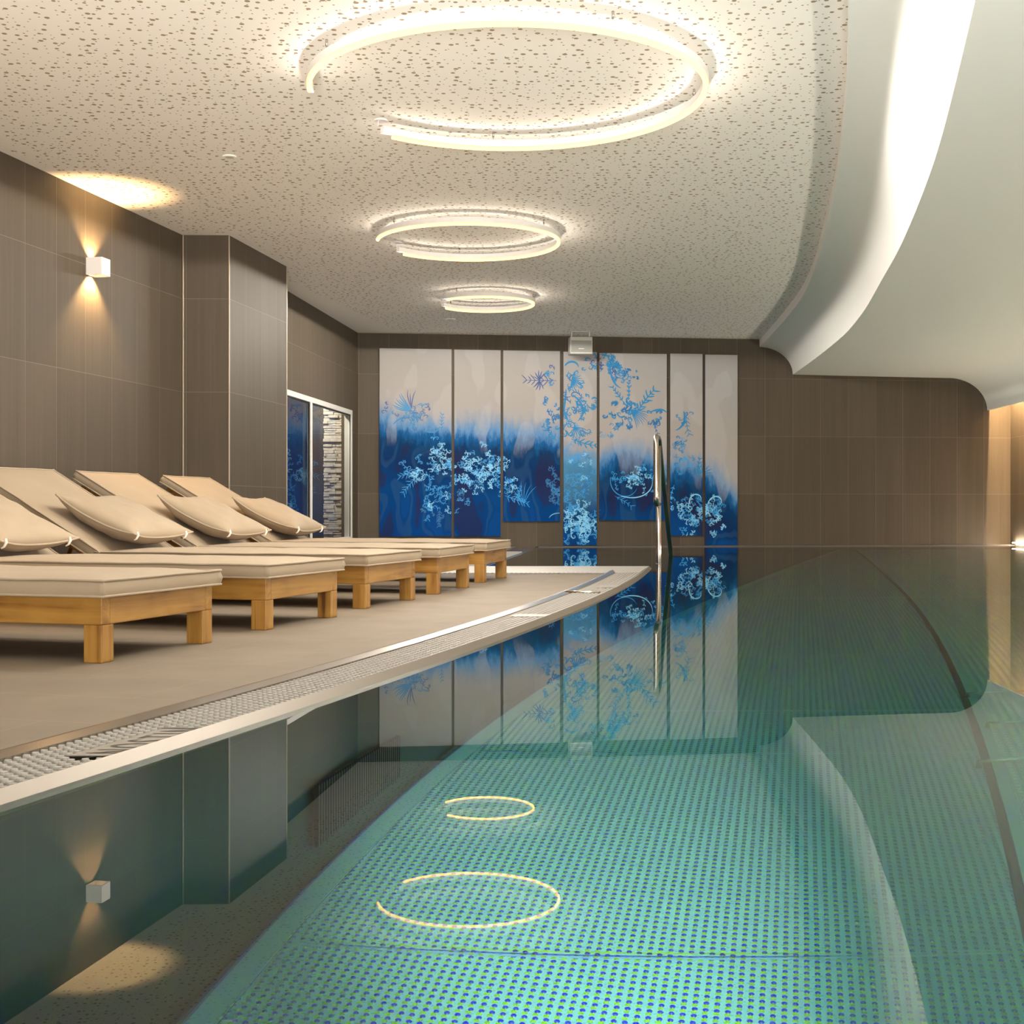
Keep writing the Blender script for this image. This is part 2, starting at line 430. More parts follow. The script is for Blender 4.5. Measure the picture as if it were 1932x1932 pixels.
# pier
bm = bmesh.new()
A = Vector((W1(dL), dL, 0)); B = Vector((-2.051, 9.61, 0)); Cc = Vector((-1.846, 10.856, 0)); D = Vector((W3(10.9) - .12, 10.95, 0)); A2 = Vector((W1(dL) - .15, dL, 0))
ring = [A2, A, B, Cc, D]
lo = [bm.verts.new((v.x, v.y, -.3)) for v in ring]; hi = [bm.verts.new((v.x, v.y, ZT)) for v in ring]
for i in range(5): bm.faces.new((lo[i], lo[(i + 1) % 5], hi[(i + 1) % 5], hi[i]))
bm.faces.new(lo[::-1]); bm.faces.new(hi); bmesh.ops.recalc_face_normals(bm, faces=bm.faces)
o = struct('wall_left_pier', bm, M['tile'], 'taupe tiled pier standing out of the left wall')
me = o.data; uvl = me.uv_layers.new(name='UVMap')
for p in me.polygons:
    for li in p.loop_indices:
        co = me.vertices[me.loops[li].vertex_index].co
        uvl.data[li].uv = ((co.x - B.x) + 2.0 if abs(p.normal.y) > .7 else (co.y - B.y) * 1.0135, co.z)
# far stretch of the left wall, with the window opening
wd0, wd1, wz0, wz1 = 11.15, 14.67, .09, 1.54
for nm, a, b, z0, z1, lb in (('wall_left_far', 10.85, wd0, -.3, ZT, 'narrow piece of taupe wall beside the pier'),
                             ('wall_left_far', wd1, 14.964, -.3, ZT, 'narrow strip of taupe wall between window and end wall'),
                             ('wall_left_far', wd0, wd1, wz1, ZT, 'taupe tiled wall above the window'),
                             ('wall_left_far', wd0, wd1, -.3, wz0, 'low taupe sill wall below the window')):
    o = wall_seg(nm, (W3(a), a), (W3(b), b), z0, z1, lb)
    me = o.data
    for lp in me.loops:
        co = me.vertices[lp.vertex_index].co
        me.uv_layers[0].data[lp.index].uv = ((co.y - 12.9) * 1.0055, co.z)
# end wall
k0 = on_wall(1496, 900).x
o = wall_seg('wall_end', (-2.3, wall_d(-2.3)), (6.6, wall_d(6.6)), -1.7, ZT, 'dark taupe tiled end wall behind the pool', .12, 1)
me = o.data
for lp in me.loops:
    co = me.vertices[lp.vertex_index].co
    me.uv_layers[0].data[lp.index].uv = ((co.x - k0) * 1.0075, co.z)
# right wall, curved
ds = frange(-5, 16.6, 60)
bm = bmesh.new()
RW = 3.06
grid(bm, [[(C0(d) + RW, d, z) for d in ds] for z in (-1.7, ZT)])
o = struct('wall_right', bm, M['tile'], 'taupe tiled wall along the right side of the pool')
uvset(o, lambda co: (co.y * 1.02, co.z))
# wall behind the camera
bm = bmesh.new(); quad(bm, [(-6, -5, -1.7), (6, -5, -1.7), (6, -5, ZT), (-6, -5, ZT)])
o = struct('wall_near', bm, M['tile'], 'tiled wall behind the viewer'); uvset(o, lambda co: (co.x, co.z))
# corner trims on the pier
def corner_trim(name, x, y, label):
    bm = bmesh.new(); box(bm, (x - .005, y - .005, DECK), (x + .005, y + .005, H - .002), .002)
    o = struct(name, bm, M['trimm'], label)
corner_trim('trim_1', A.x + .006, dL - .004, 'thin pale joint strip in the inner corner left of the pier')
corner_trim('trim_2', B.x, B.y, 'thin metal edge strip on the near corner of the pier')
corner_trim('trim_3', Cc.x, Cc.y, 'thin metal edge strip on the far corner of the pier')

# ceiling: perforated board with a plain margin along the walls
def left_edge(d):
    if d < 9.6: return W1(d)
    return W3(d) if d > 10.86 else W1(d)
bm = bmesh.new(); rows = []
nd = 160; nx = 40
uvs = {}
for i in range(nd):
    d = -5 + i * (20.9) / (nd - 1)
    xa, xb = left_edge(d) - .02, C0(d) + .03
    row = []
    for j in range(nx):
        x = xa + (xb - xa) * (j / (nx - 1)) ** 2
        row.append((x, d, H))
    rows.append(row)
vr = grid(bm, rows)
bmesh.ops.reverse_faces(bm, faces=bm.faces)
o = struct('ceiling', bm, M['perf'], 'cream perforated acoustic ceiling')
def edist(co):
    d = co.y; e = (co.x - W1(d)) * .98
    if d > 9.4:
        e = min(e, max((co.x - (-2.051)), 9.6 - d) if d < 9.8 else 9)
        if d > 9.6: e = min(e, max(co.x - (-2.051 + (d - 9.61) * .1645), d - 10.86))
        if d > 10.8: e = min(e, co.x - W3(d))
    return (e + .05, d)
uvset(o, edist)

# white soffit swept along the curve (lip, cove, flat, second cove), with a plaster thickness
prof = [(0, H + .06), (0, 2.347)]
prof += [(.0 + .397 * math.sin(t), 2.029 + .318 * math.cos(t)) for t in frange(0.02, PI / 2, 16)]
prof += [(1.0, 2.022), (1.7, 2.016), (2.30, 2.011)]
prof += [(2.30 + .47 * math.sin(t), 1.63 + .381 * math.cos(t)) for t in frange(.1, PI / 2, 14)]
prof += [(2.80, 1.63), (2.80, 1.80), (2.795, 2.3)]
ds = frange(-5, 16.4, 110)
bm = bmesh.new()
grid(bm, [[(C0(d) + a, d, z) for d in ds] for a, z in prof])
bmesh.ops.recalc_face_normals(bm, faces=bm.faces)
o = struct('ceiling_soffit', bm, M['soffit'], 'smooth white curved soffit sweeping above the right of the pool', smooth=True)
md = o.modifiers.new('split', 'EDGE_SPLIT'); md.split_angle = math.radians(38)
bm = bmesh.new()
grid(bm, [[(C0(d) + a, d, 2.3) for d in ds] for a in (2.75, RW + .03)])
struct('ceiling_slot', bm, M['soffit'], 'top of the narrow light slot between soffit and right wall')
# LED strip in the slot
bm = bmesh.new()
tube(bm, [(C0(d) + 2.814, d, 2.02) for d in frange(4., 15.8, 60)], .006, 8)
o = obj('led_strip', bm, M['cove']); tag(o, 'warm light strip hidden behind the lower edge of the white soffit', 'light')

bm = bmesh.new()
tube(bm, [(C0(d) + RW - .035, d, .048) for d in frange(0., 15.72, 60)], .004, 8)
o = obj('ledge_light', bm, M['ledge']); tag(o, 'thin bright light line on the ledge at the foot of the right wall', 'light')
# ---------------------------------------------------------------- deck, gutter, pool
dd = frange(-5, 9.77, 150)
FAR = 8.87
OS = -.245                                          # outer edge of the gutter strip
bm = bmesh.new(); rows = []
for d in [x for x in frange(-5, FAR, 120)]:
    p = EP(d, OS); rows.append((p.x, p.y))
top = [bm.verts.new((x, y, DECK)) for x, y in rows]
lft = [bm.verts.new((W1(y) + .0, y, DECK)) for x, y in rows]
for i in range(len(rows) - 1):
    bm.faces.new((lft[i], top[i], top[i + 1], lft[i + 1]))
e0 = rows[-1]
bm.faces.new([bm.verts.new(p) for p in ((W1(e0[1]), e0[1], DECK), (e0[0], e0[1], DECK), (e0[0] + .012, FAR + .05, DECK), (W1(FAR), FAR + .05, DECK))])
o = struct('floor', bm, M['deck'], 'beige tiled deck carrying the sun loungers')
md = o.modifiers.new('thick', 'SOLIDIFY'); md.thickness = .1; md.offset = -1
# outer steel strip, dark channel
def ribbon(o0, z0, o1, z1, ds):
    bm = bmesh.new()
    grid(bm, [[EP(d, o0, z0) for d in ds], [EP(d, o1, z1) for d in ds]])
    return bm
ds = frange(-4.6, 9.72, 170)
bm = bmesh.new()
grid(bm, [[EP(d, o_, z) for d in ds] for o_, z in ((OS - .002, .0), (OS - .002, .024), (OS + .012, .026), (-.196, .022), (-.194, -.02))])
bmesh.ops.recalc_face_normals(bm, faces=bm.faces)
struct('trim_4', bm, M['steel'], 'polished steel strip between deck tiles and gutter grating')
bm = bmesh.new()
grid(bm, [[EP(d, o_, z) for d in ds] for o_, z in ((-.195, .006), (-.004, .006))])
struct('gutter_channel', bm, M['gap'], 'dark overflow channel under the grating')
# steel rim dipping into the water
ds = frange(-4.6, 9.80, 170)
bm = bmesh.new()
grid(bm, [[EP(d, o_, z) for d in ds] for o_, z in ((-.008, .0), (-.008, .030), (-.002, .0315), (.020, .012), (.0245, -.004), (.0255, -.06))])
bmesh.ops.recalc_face_normals(bm, faces=bm.faces)
struct('pool_rim', bm, [M['rim']], 'polished steel pool rim along the deck', smooth=False)
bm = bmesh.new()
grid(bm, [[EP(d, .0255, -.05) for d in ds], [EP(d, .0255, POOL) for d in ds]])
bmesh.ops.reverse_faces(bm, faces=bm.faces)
struct('pool_wall_left', bm, M['wallsteel'], 'steel side wall of the pool under the deck rim, its dim reflection put into the colour')
# grating of staggered oval studs
bm = bmesh.new()
row_o = [-.017 - i * .0203 for i in range(9)]
def studs(bm, dfrom, dto, skip):
    for ri, o_ in enumerate(row_o):
        d = dfrom + (.012 if ri % 2 else 0)
        while d < dto:
            if not skip(d, o_):
                s = math.atan2(1, dE(d)); ux = Vector((math.cos(s), math.sin(s), 0)); uy = Vector((math.sin(s), -math.cos(s), 0))
                c = EP(d, o_, 0)
                ra, rb = .0090, .0112
                base = [bm.verts.new(c + ux * ra * math.cos(k * PI / 4) + uy * rb * math.sin(k * PI / 4) + Vector((0, 0, .007))) for k in range(8)]
                topv = [bm.verts.new(c + (ux * ra * math.cos(k * PI / 4) + uy * rb * math.sin(k * PI / 4)) * .60 + Vector((0, 0, .0215))) for k in range(8)]
                for k in range(8): bm.faces.new((base[k], base[(k + 1) % 8], topv[(k + 1) % 8], topv[k]))
                bm.faces.new(topv)
            d += .0250 / math.sqrt(1 + dE(d) ** 2)
PL = []                                            # inlay plates: (d0, d1, o0, o1)
def plate_from(pa, pb, o0, o1):
    da = on_z(*pa, .022).y; db = on_z(*pb, .022).y
    PL.append((da, db, o0, o1)); return da, db
plate_from((205, 1426), (362, 1374), -.105, -.008)
plate_from((1003, 1163), (1030, 1158), -.17, -.008)
plate_from((1140, 1108.5), (1155, 1102.5), -.13, -.01)
def skip(d, o_):
    return any(a - .012 < d - o_ * dE(d) * .9 < b + .012 and o0 - .006 < o_ < o1 + .006 for a, b, o0, o1 in PL)
studs(bm, 1.85, 9.62, skip)
o = obj('overflow_grating', bm, M['grate'], None, True)
tag(o, 'long white studded overflow grating running along the curved pool edge', 'grating')
md = o.modifiers.new('split', 'EDGE_SPLIT'); md.split_angle = math.radians(40)
plab = ['grey inlay plate with dark engraved letters in the near stretch of grating',
        'wide grey inlay plate in the middle of the grating, beyond the last lettered one',
        'small dark grey inlay plate in the grating near the deck tip']
for i, (a, b, o0, o1) in enumerate(PL):
    bm = bmesh.new()
    dsp = frange(a, b, 8)
    def skew(d, o_, z): return EP(d + o_ * dE(d) / math.sqrt(1 + dE(d) ** 2) * 1.0, o_, z)
    grid(bm, [[skew(d, o_, z) for d in dsp] for o_, z in ((o0, .008), (o0, .0215), (o1, .0215), (o1, .008))])
    po = tag(obj('inlay_plate', bm, M['plate']), plab[i], 'plate')
    for e in (a, b):
        bm = bmesh.new(); quad(bm, [skew(e - .004, o0, .0219), skew(e - .004, o1, .0219), skew(e + .004, o1, .0219), skew(e + .004, o0, .0219)])
        obj('plate_edge', bm, M['ink'], po)
    if i == 0:
        cu = bpy.data.curves.new('lettering', 'FONT'); cu.body = 'NOSTIN'; cu.size = .118; cu.space_character = 1.35
        fo = bpy.data.objects.new('letters', cu); C.objects.link(fo)
        dg = bpy.context.evaluated_depsgraph_get(); me = bpy.data.meshes.new_from_object(fo.evaluated_get(dg))
        bpy.data.objects.remove(fo)
        xs = [v.co.x for v in me.vertices]; sx = (b - a) * .93 / max(xs)
        for v in me.vertices:
            dcur = a + .02 + v.co.x * sx
            v.co = skew(dcur, -.002 - v.co.y * 1.05, .0222)
            if v.co.x > 9: pass
        lo_ = link('engraved_letters', me, M['ink'], po)
# steel joint bar across the grating
p = on_z(1132, 1118, .024); q = on_z(1066, 1116.5, .024)
bm = bmesh.new(); tube(bm, [q, p], .007, 8)
tag(obj('joint_bar', bm, M['steel'], None, True), 'small steel joint bar lying across the grating before the deck tip', 'bar')
# far end of the deck: steel overflow ledge with a slotted notch
bm = bmesh.new()
tipx = E(9.77)
xl = -2.35
e1 = EP(FAR, OS)
quad(bm, [(xl, FAR + .08, .021), (E(FAR + .08) - .27, FAR + .08, .021), (E(FAR + .08) - .02, FAR + .08 + .07, .021), (tipx, 9.77, .032), (xl, 9.77, .032)])
quad(bm, [(xl, 9.77, .032), (tipx, 9.77, .032), (tipx, 9.785, -.05), (xl, 9.785, -.05)])
struct('trim_5', bm, M['ledge_steel'], 'bright steel overflow ledge closing the far end of the deck')
bm = bmesh.new(); quad(bm, [(xl, FAR - .01, .0215), (E(FAR) - .27, FAR - .01, .0215), (E(FAR) - .27, FAR + .08, .0215), (xl, FAR + .08, .0215)])
struct('trim_6', bm, M['gap'], 'dark slot between deck tiles and far ledge')
bm = bmesh.new()
x = -1.9
while x < E(FAR) - .29:
    box(bm, (x, FAR - .008, .0217), (x + .018, FAR + .078, .026)); x += .032
tag(obj('end_grating', bm, M['grate']), 'narrow white slotted grating across the far end of the deck', 'grating')
# side deck under the window
SD = [(-.28, 9.6), (-.05, 11.64), (.12, 13.25), (.30, 15.25)]
def sd(d): return float(np.interp(d, [p[1] for p in SD], [p[0] for p in SD]))
bm = bmesh.new(); dd = frange(9.79, 15.2, 20)
grid(bm, [[(-2.2, d, DECK) for d in dd], [(sd(d) - .22, d, DECK) for d in dd]])
bmesh.ops.reverse_faces(bm, faces=bm.faces)
struct('floor_far', bm, M['deck'], 'strip of beige deck below the window, beyond the loungers')
bm = bmesh.new()
grid(bm, [[(sd(d) - .22, d, .018) for d in dd], [(sd(d) - .005, d, .018) for d in dd], [(sd(d) + .015, d, -.02) for d in dd], [(sd(d) + .015, d, POOL) for d in dd]])
struct('pool_wall_far', bm, M['steel'], 'steel rim of the pool below the window')
bm = bmesh.new(); d = 9.8
while d < 13.25:
    box(bm, (sd(d) - .2, d, .0185), (sd(d) - .015, d + .018, .026)); d += .036
tag(obj('side_grating', bm, M['grate']), 'white slotted grating behind the last lounger, near the end wall', 'grating')
# low ledge in front of the end wall
bm = bmesh.new()
for a, b in ((.30, 6.3),):
    q0 = [(a, wall_d(a), .024), (b, wall_d(b), .024), (b, wall_d(b) - .16, .024), (a, wall_d(a) - .16, .024)]
    quad(bm, q0[::-1])
    quad(bm, [q0[3], q0[2], (b, wall_d(b) - .16, -.08), (a, wall_d(a) - .16, -.08)])
struct('trim_7', bm, M['gap'], 'low dark ledge at the foot of the end wall')

# water
bm = bmesh.new()
rowsL, rowsR = [], []
for d in frange(-5, 9.77, 60): rowsL.append((EP(d, .017).x, d)); rowsR.append((C0(d) + RW - .004, d))
for d in frange(9.775, 16.0, 40):
    xr = C0(d) + RW - .004
    rowsL.append((sd(d) + .012, min(d, wall_d(sd(d)) - .004))); rowsR.append((xr, min(d, wall_d(xr) - .004)))
L = [bm.verts.new((x, y, WATER)) for x, y in rowsL]; R = [bm.verts.new((x, y, WATER)) for x, y in rowsR]
for i in range(len(L) - 1): bm.faces.new((L[i], R[i], R[i + 1], L[i + 1]))
o = obj('pool_water', bm, M['water'])
tag(o, 'calm clear water of the swimming pool mirroring the room', 'water', None, 'stuff')

# pool floor: plain edge band, weld strip, dimpled sheet, groove, second dimpled sheet
so = [under(*p, POOL) for p in ((380, 1904), (539, 1742), (649, 1621), (757, 1511), (900, 1397))]
ps = np.polyfit([p.y for p in so], [p.x for p in so], 2)
gp = [under(*p, POOL) for p in ((1929.5, 1765), (1869.5, 1532), (1813, 1331), (1790, 1262), (1740, 1175))]
pg = np.polyfit([p.y for p in gp], [p.x for p in gp], 2)
Sx = lambda d: float(np.polyval(ps, d)) if 2 < d < 6.5 else float(np.polyval(ps, max(2, min(6.5, d)))) + (d - max(2, min(6.5, d))) * float(np.polyval(np.polyder(ps), max(2, min(6.5, d))))
Gx = lambda d: float(np.polyval(pg, max(2.5, min(9, d)))) + (d - max(2.5, min(9, d))) * float(np.polyval(np.polyder(pg), max(2.5, min(9, d))))
print('strip', [(round(p.x, 2), round(p.y, 2)) for p in so], 'groove', [(round(p.x, 2), round(p.y, 2)) for p in gp])
print('wall gap', [(round(d, 1), round(Sx(d) - EP(d, .024).x, 3)) for d in (2.5, 3, 4, 5, 6, 8)])
def strip(name, fa, fb, m, label, z=POOL, n=90, flag=None, d0=-5, d1=16.2, up=0.):
    bm = bmesh.new(); ds = frange(d0, d1, n)
    grid(bm, [[(fa(d), d, z + up) for d in ds], [(fb(d), d, z + up) for d in ds]])
    bmesh.ops.reverse_faces(bm, faces=bm.faces)
    o = struct(name, bm, m, label)
    return o
left_pool = lambda d: (EP(d, .02).x if d < 9.77 else sd(d)) - .05
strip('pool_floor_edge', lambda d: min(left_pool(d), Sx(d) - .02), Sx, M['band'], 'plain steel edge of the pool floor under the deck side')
strip('pool_floor_seam', Sx, lambda d: Sx(d) + .058, M['seam'], 'pale weld strip along the edge of the pool floor', up=.004)
o = strip('pool_floor', lambda d: Sx(d) + .058, Gx, M['dots'], 'dimpled steel pool floor glowing turquoise', n=140)
def keep_main(co): return (1., 0.)
uvset(o, keep_main)
strip('pool_floor_groove', Gx, lambda d: Gx(d) + .026, M['gap'], 'dark expansion groove along the right of the pool floor', up=-.03)
strip('pool_floor_kerb', lambda d: Gx(d) + .026, lambda d: Gx(d) + .058, M['seam'], 'plain steel band right of the dark floor groove', up=.004)
o = strip('pool_floor_bench', lambda d: Gx(d) + .058, lambda d: C0(d) + RW + .1, M['dots2'], 'greenish dimpled steel floor right of the groove', n=140)
uvset(o, keep_main)
# sheet joints across the floor; the far line draws in the soffit's reflected edge
for i, (pa, pb, lb) in enumerate((((560, 1795), (1905, 1812), 'faint weld seam across the near pool floor'),
                                  ((880, 1428), (1840, 1430), 'faint weld seam across the middle of the pool floor'),
                                  ((1000, 1349), (1815, 1349), 'faint weld seam across the far pool floor'))):
    a, b = under(*pa, POOL), under(*pb, POOL)
    bm = bmesh.new(); v = (b - a).normalized(); w = Vector((-v.y, v.x, 0)) * .004
    quad(bm, [a - w + Vector((0, 0, .003)), b - w + Vector((0, 0, .003)), b + w + Vector((0, 0, .003)), a + w + Vector((0, 0, .003))])
    struct('pool_floor_line', bm, M['seam'], lb)
# grab bars on the bench
for i, (px, py, lb) in enumerate(((1880, 1316, 'submerged steel bar nearest the lit corner'), (1925, 1373, 'submerged steel bar second from the lit corner'),
                                  (1915, 1445, 'submerged steel bar on the right edge, nearest the viewer'))):
    p = under(px, py, POOL + .06)
    bm = bmesh.new(); tube(bm, [p + Vector((-.1, 0, -.06)), p + Vector((-.1, 0, 0)), p + Vector((.16, .03, 0)), p + Vector((.16, .03, -.06))], .011, 8)
    tag(obj('grab_bar', bm, M['steel'], None, True), lb, 'grab bar', 'submerged grab bars right of the groove')
# ribbed suction grille on the pool side wall
t = thing('suction_grille', 'dark ribbed grille under water on the side wall below the deck', 'grille')
bm = bmesh.new(); ds = frange(3.0, 3.5, 12)
grid(bm, [[EP(d, .030, z) for d in ds] for z in (-1.19, -.78)]); obj('backing', bm, M['gap'], t)
bm = bmesh.new()
d = 3.005
while d < 3.5:
    a, b = EP(d, .031, 0), EP(d + .006, .031, 0); a2, b2 = EP(d, .042, 0), EP(d + .006, .042, 0)
    quad(bm, [Vector((a2.x, a2.y, -1.18)), Vector((b2.x, b2.y, -1.18)), Vector((b2.x, b2.y, -.79)), Vector((a2.x, a2.y, -.79))])
    quad(bm, [Vector((a.x, a.y, -1.18)), Vector((a2.x, a2.y, -1.18)), Vector((a2.x, a2.y, -.79)), Vector((a.x, a.y, -.79))])
    d += .0135
obj('ribs', bm, M['wallsteel'], t)

# ---------------------------------------------------------------- sun loungers
LW, LS, LB, FOLD = .617, 1.34, .82, math.radians(29.5)
def lounger_proto():
    t = thing('sun_lounger', '', 'sun lounger', group='teak loungers in a row on the deck')
    fz0, fz1 = .108, .186
    # legs (local x = width, y = length from the foot, z up)
    for lx in (0, LW - .06):
        for ly in (0, LS + .42):
            bm = bmesh.new(); box(bm, (lx, ly, 0), (lx + .06, ly + .06, fz0), .003)
            obj('leg', bm, M['wz'], t)
    for lx in (0, LW - .04):
        bm = bmesh.new(); box(bm, (lx, 0, fz0), (lx + .04, LS + .62, fz1), .003); obj('side_rail', bm, M['wy'], t)
    for ly in (.001, LS + .58):
        bm = bmesh.new(); box(bm, (.041, ly, fz0), (LW - .041, ly + .04, fz1 - .001), .003); obj('end_rail', bm, M['wx'], t)
    y = .07
    while y < LS - .05:
        bm = bmesh.new(); box(bm, (.041, y, fz1 - .02), (LW - .041, y + .055, fz1 - .001), .002); obj('slat', bm, M['wx'], t); y += .095
    # tilting back frame
    cb, sb = math.cos(FOLD), math.sin(FOLD)
    def P(x, s, h): return Vector((x, LS + s * cb - h * sb, fz1 + .004 + s * sb + h * cb))
    bm = bmesh.new()
    for x0, x1 in ((.05, .09), (LW - .09, LW - .05)):
        vs = [bm.verts.new(P(x, s, h)) for s in (0.0, LB - .02) for h in (-.035, -.001) for x in (x0, x1)]
        for q in ((0,1,3,2),(4,6,7,5),(0,4,5,1),(2,3,7,6),(0,2,6,4),(1,5,7,3)): bm.faces.new([vs[i] for i in q])
    for k in range(8):
        s0 = .03 + k * .098
        vs = [bm.verts.new(P(x, s, h)) for s in (s0, s0 + .055) for h in (-.016, 0) for x in (.09, LW - .09)]
        for q in ((0,1,3,2),(4,6,7,5),(0,4,5,1),(2,3,7,6),(0,2,6,4),(1,5,7,3)): bm.faces.new([vs[i] for i in q])
    bmesh.ops.recalc_face_normals(bm, faces=bm.faces)
    obj('backrest_frame', bm, M['wx'], t)
    for q in (P(.07, .5, -.035), P(LW - .07, .5, -.035)):
        bm = bmesh.new(); tube(bm, [q, Vector((q.x, LS + .56, fz1 - .03))], .011, 8)
        obj('backrest_prop', bm, M['wy'], t, True)
    # mattress: one cover in two sections
    th = .047
    def section(y0, y1, place, nu=14, nv=30, seed=0):
        """cushion slab; returns mesh points through place(x, s, h)"""
        bm = bmesh.new()
        x0, x1 = -.012, LW + .012
        L_ = y1 - y0
        rows = []
        def crown(u, v):
            e = min(u, 1 - u) * (x1 - x0); f = min(v, 1 - v) * L_
            k = (1 - math.exp(-e / .05)) * (1 - math.exp(-f / .06))
            return .014 * k + .0035 * mnoise.noise(Vector((u * 3.1 + seed, v * 7.3, seed * 1.7))) * k
        U = [0, .012, .03, .06, .11] + frange(.18, .82, nu) + [.89, .94, .97, .988, 1]
        V = [0, .008, .02, .045, .08] + frange(.13, .87, nv) + [.92, .955, .98, .992, 1]
        wob = lambda u, v: .0022 * mnoise.noise(Vector((u * 4 + seed, v * 9, 3.3)))
        topg = [[place(x0 + (x1 - x0) * u, y0 + L_ * v, th + crown(u, v) + wob(u, v)) for u in U] for v in V]
        grid(bm, topg)
        # outline loop
        loop = [(u, 0.) for u in U] + [(1., v) for v in V[1:]] + [(u, 1.) for u in U[::-1][1:]] + [(0., v) for v in V[::-1][1:-1]]
        def ringp(h, out):
            r = []
            for u, v in loop:
                ox = -out if u == 0 else (out if u == 1 else 0); oy = -out if v == 0 else (out if v == 1 else 0)
                if ox and oy: ox *= 2.2; oy *= 2.2
                r.append(place(x0 + (x1 - x0) * u + ox, y0 + L_ * v + oy, h + wob(u, v) * (h / th)))
            return r
        rings = [ringp(th, 0), ringp(th * .85, .004), ringp(th * .5, .006), ringp(th * .15, .004), ringp(0, 0)]
        grid(bm, rings, closed=True)
        bm.faces.new([bm.verts.new(p) for p in ringp(0, 0)])
        bmesh.ops.remove_doubles(bm, verts=bm.verts, dist=.0004)
        bmesh.ops.recalc_face_normals(bm, faces=bm.faces)
        pip = bmesh.new()
        for h, oo in ((th + .001, .004), (.002, .004)):
            tube(pip, ringp(h, oo), .0042, 6, closed=True)
        # vertical seams at the foot corners
        for u, v in ((0., 0.), (1., 0.)):
            ox = -.005 if u == 0 else .005
            tube(pip, [place(x0 + (x1 - x0) * u + ox, y0 - .005, hh) for hh in frange(0, th, 5)], .003, 6)
        return bm, pip
    flat = lambda x, s, h: Vector((x, s, fz1 + .002 + h))
    bm, pip = section(-.012, LS - .004, flat, seed=1.3)
    s_ = obj('seat_mattress', bm, M['fabric'], t, True); obj('piping', pip, M['piping'], s_, True)
    bk = lambda x, s, h: P(x, s, h + .002)
    bm, pip = section(.012, LB, bk, nv=18, seed=5.1)
    s_ = obj('back_mattress', bm, M['fabric'], t, True); obj('piping', pip, M['piping'], s_, True)
    return t

def pillow_proto():
    t = thing('pillow', '', 'pillow', group='beige pillows at the head of the loungers')
    W_, L_, T_ = .53, .46, .082
    n = 28
    bm = bmesh.new()
    def prof2(u, v):                               # u, v in -1..1
        a = max(0., 1 - abs(u) ** 2.4); b = max(0., 1 - abs(v) ** 2.4)
        return (a * b) ** .43
    def shape(u, v, sgn):
        # sides pulled in between the pointed corners
        px = 1 - .055 * (1 - v * v) ; py = 1 - .06 * (1 - u * u)
        wr = .010 * mnoise.noise(Vector((u * 2.6, v * 2.6, sgn * 2.2))) + .006 * mnoise.noise(Vector((u * 6, v * 6, 7 + sgn)))
        z = sgn * (T_ * prof2(u, v) * (1.0 if sgn > 0 else .80) + wr * prof2(u, v)) + .010 * (u * u * v * v) * 2
        sag = .012 * (abs(u) ** 3 + abs(v) ** 3)
        return Vector((u * W_ / 2 * px, v * L_ / 2 * py, z + sag))
    g = [math.sin(x * PI / 2) for x in frange(-1, 1, n)]
    for sgn in (1, -1):
        vr = grid(bm, [[shape(u, v, sgn) for u in g] for v in g])
    bmesh.ops.remove_doubles(bm, verts=bm.verts, dist=.0003)
    bmesh.ops.recalc_face_normals(bm, faces=bm.faces)
    obj('cover', bm, M['fabric'], t, True)
    per = [(u, -1) for u in g] + [(1, v) for v in g[1:]] + [(u, 1) for u in g[::-1][1:]] + [(-1, v) for v in g[::-1][1:-1]]
    bm = bmesh.new(); tube(bm, [shape(u, v, 1) for u, v in per], .0052, 6, closed=True)
    obj('piping', bm, M['piping'], t, True)
    for u in (-.86, .80):
        p = shape(u, -1, 1)
        bm = bmesh.new(); tube(bm, [p + Vector((0, .004, .014)), p + Vector((-.004, -.008, .004)), p + Vector((-.010, -.010, -.014)), p + Vector((-.016, -.004, -.024))], [.005, .0065, .0045, .003], 8)
        obj('tie_cord', bm, M['toggle'], t, True)
    return t

lo_p = lounger_proto(); pi_p = pillow_proto()
spots = [((192, 1252), .290), ((501.8, 1189.6), .289), ((689, 1149), .285), ((825, 1121.7), .232), ((913.5, 1099.6), .210)]
lab_l = ['nearest teak sun lounger, its head end outside the frame on the left',
         'second teak sun lounger from the viewer, its backrest cut off by the left edge',
         'middle teak sun lounger of the row of five, with the large tilted backrest at left',
         'fourth teak sun lounger from the viewer, between the middle one and the last',
         'farthest teak sun lounger, beside the window and the blue panels']
lab_p = ['', 'beige pillow cut off by the left edge of the photo',
         'beige pillow on the middle lounger, leftmost of the three seen whole',
         'beige pillow in the middle of the three seen whole', 'beige pillow in front of the window, rightmost one']
for i, ((px, py), wx) in enumerate(spots):
    A0 = on_z(px, py, DECK); wy = math.sqrt(1 - wx * wx); rz = math.atan2(wy, wx)
    # the photographed corner is the outer foot corner of the near leg
    root = lo_p if i == 0 else dup(lo_p, (0, 0, 0), 0)
    root.location = A0; root.rotation_euler = (0, 0, rz); root['label'] = lab_l[i]
for i, ((px, py), wx) in enumerate(spots):
    if i == 0: continue
    A0 = on_z(px, py, DECK); wy = math.sqrt(1 - wx * wx)
    Mz = Matrix.Translation(A0) @ Matrix.Rotation(math.atan2(wy, wx), 4, 'Z')
    tilt = math.radians(24.5 + (1.2, -.8, .6, 0)[i - 1])
    loc = Mz @ Vector((.325 + (.0, .0, .012, .0)[i - 1], LS + .075 + (.0, .0, -.01, .01)[i - 1], .372))
    root = pi_p if i == 1 else dup(pi_p, (0, 0, 0), 0)
    root.rotation_mode = 'XYZ'
    root.matrix_world = Matrix.Translation(loc) @ Matrix.Rotation(math.atan2(wy, wx) + math.radians((2, 0, -2, 1)[i - 1]), 4, 'Z') @ Matrix.Rotation(tilt, 4, 'X')
    root['label'] = lab_p[i]

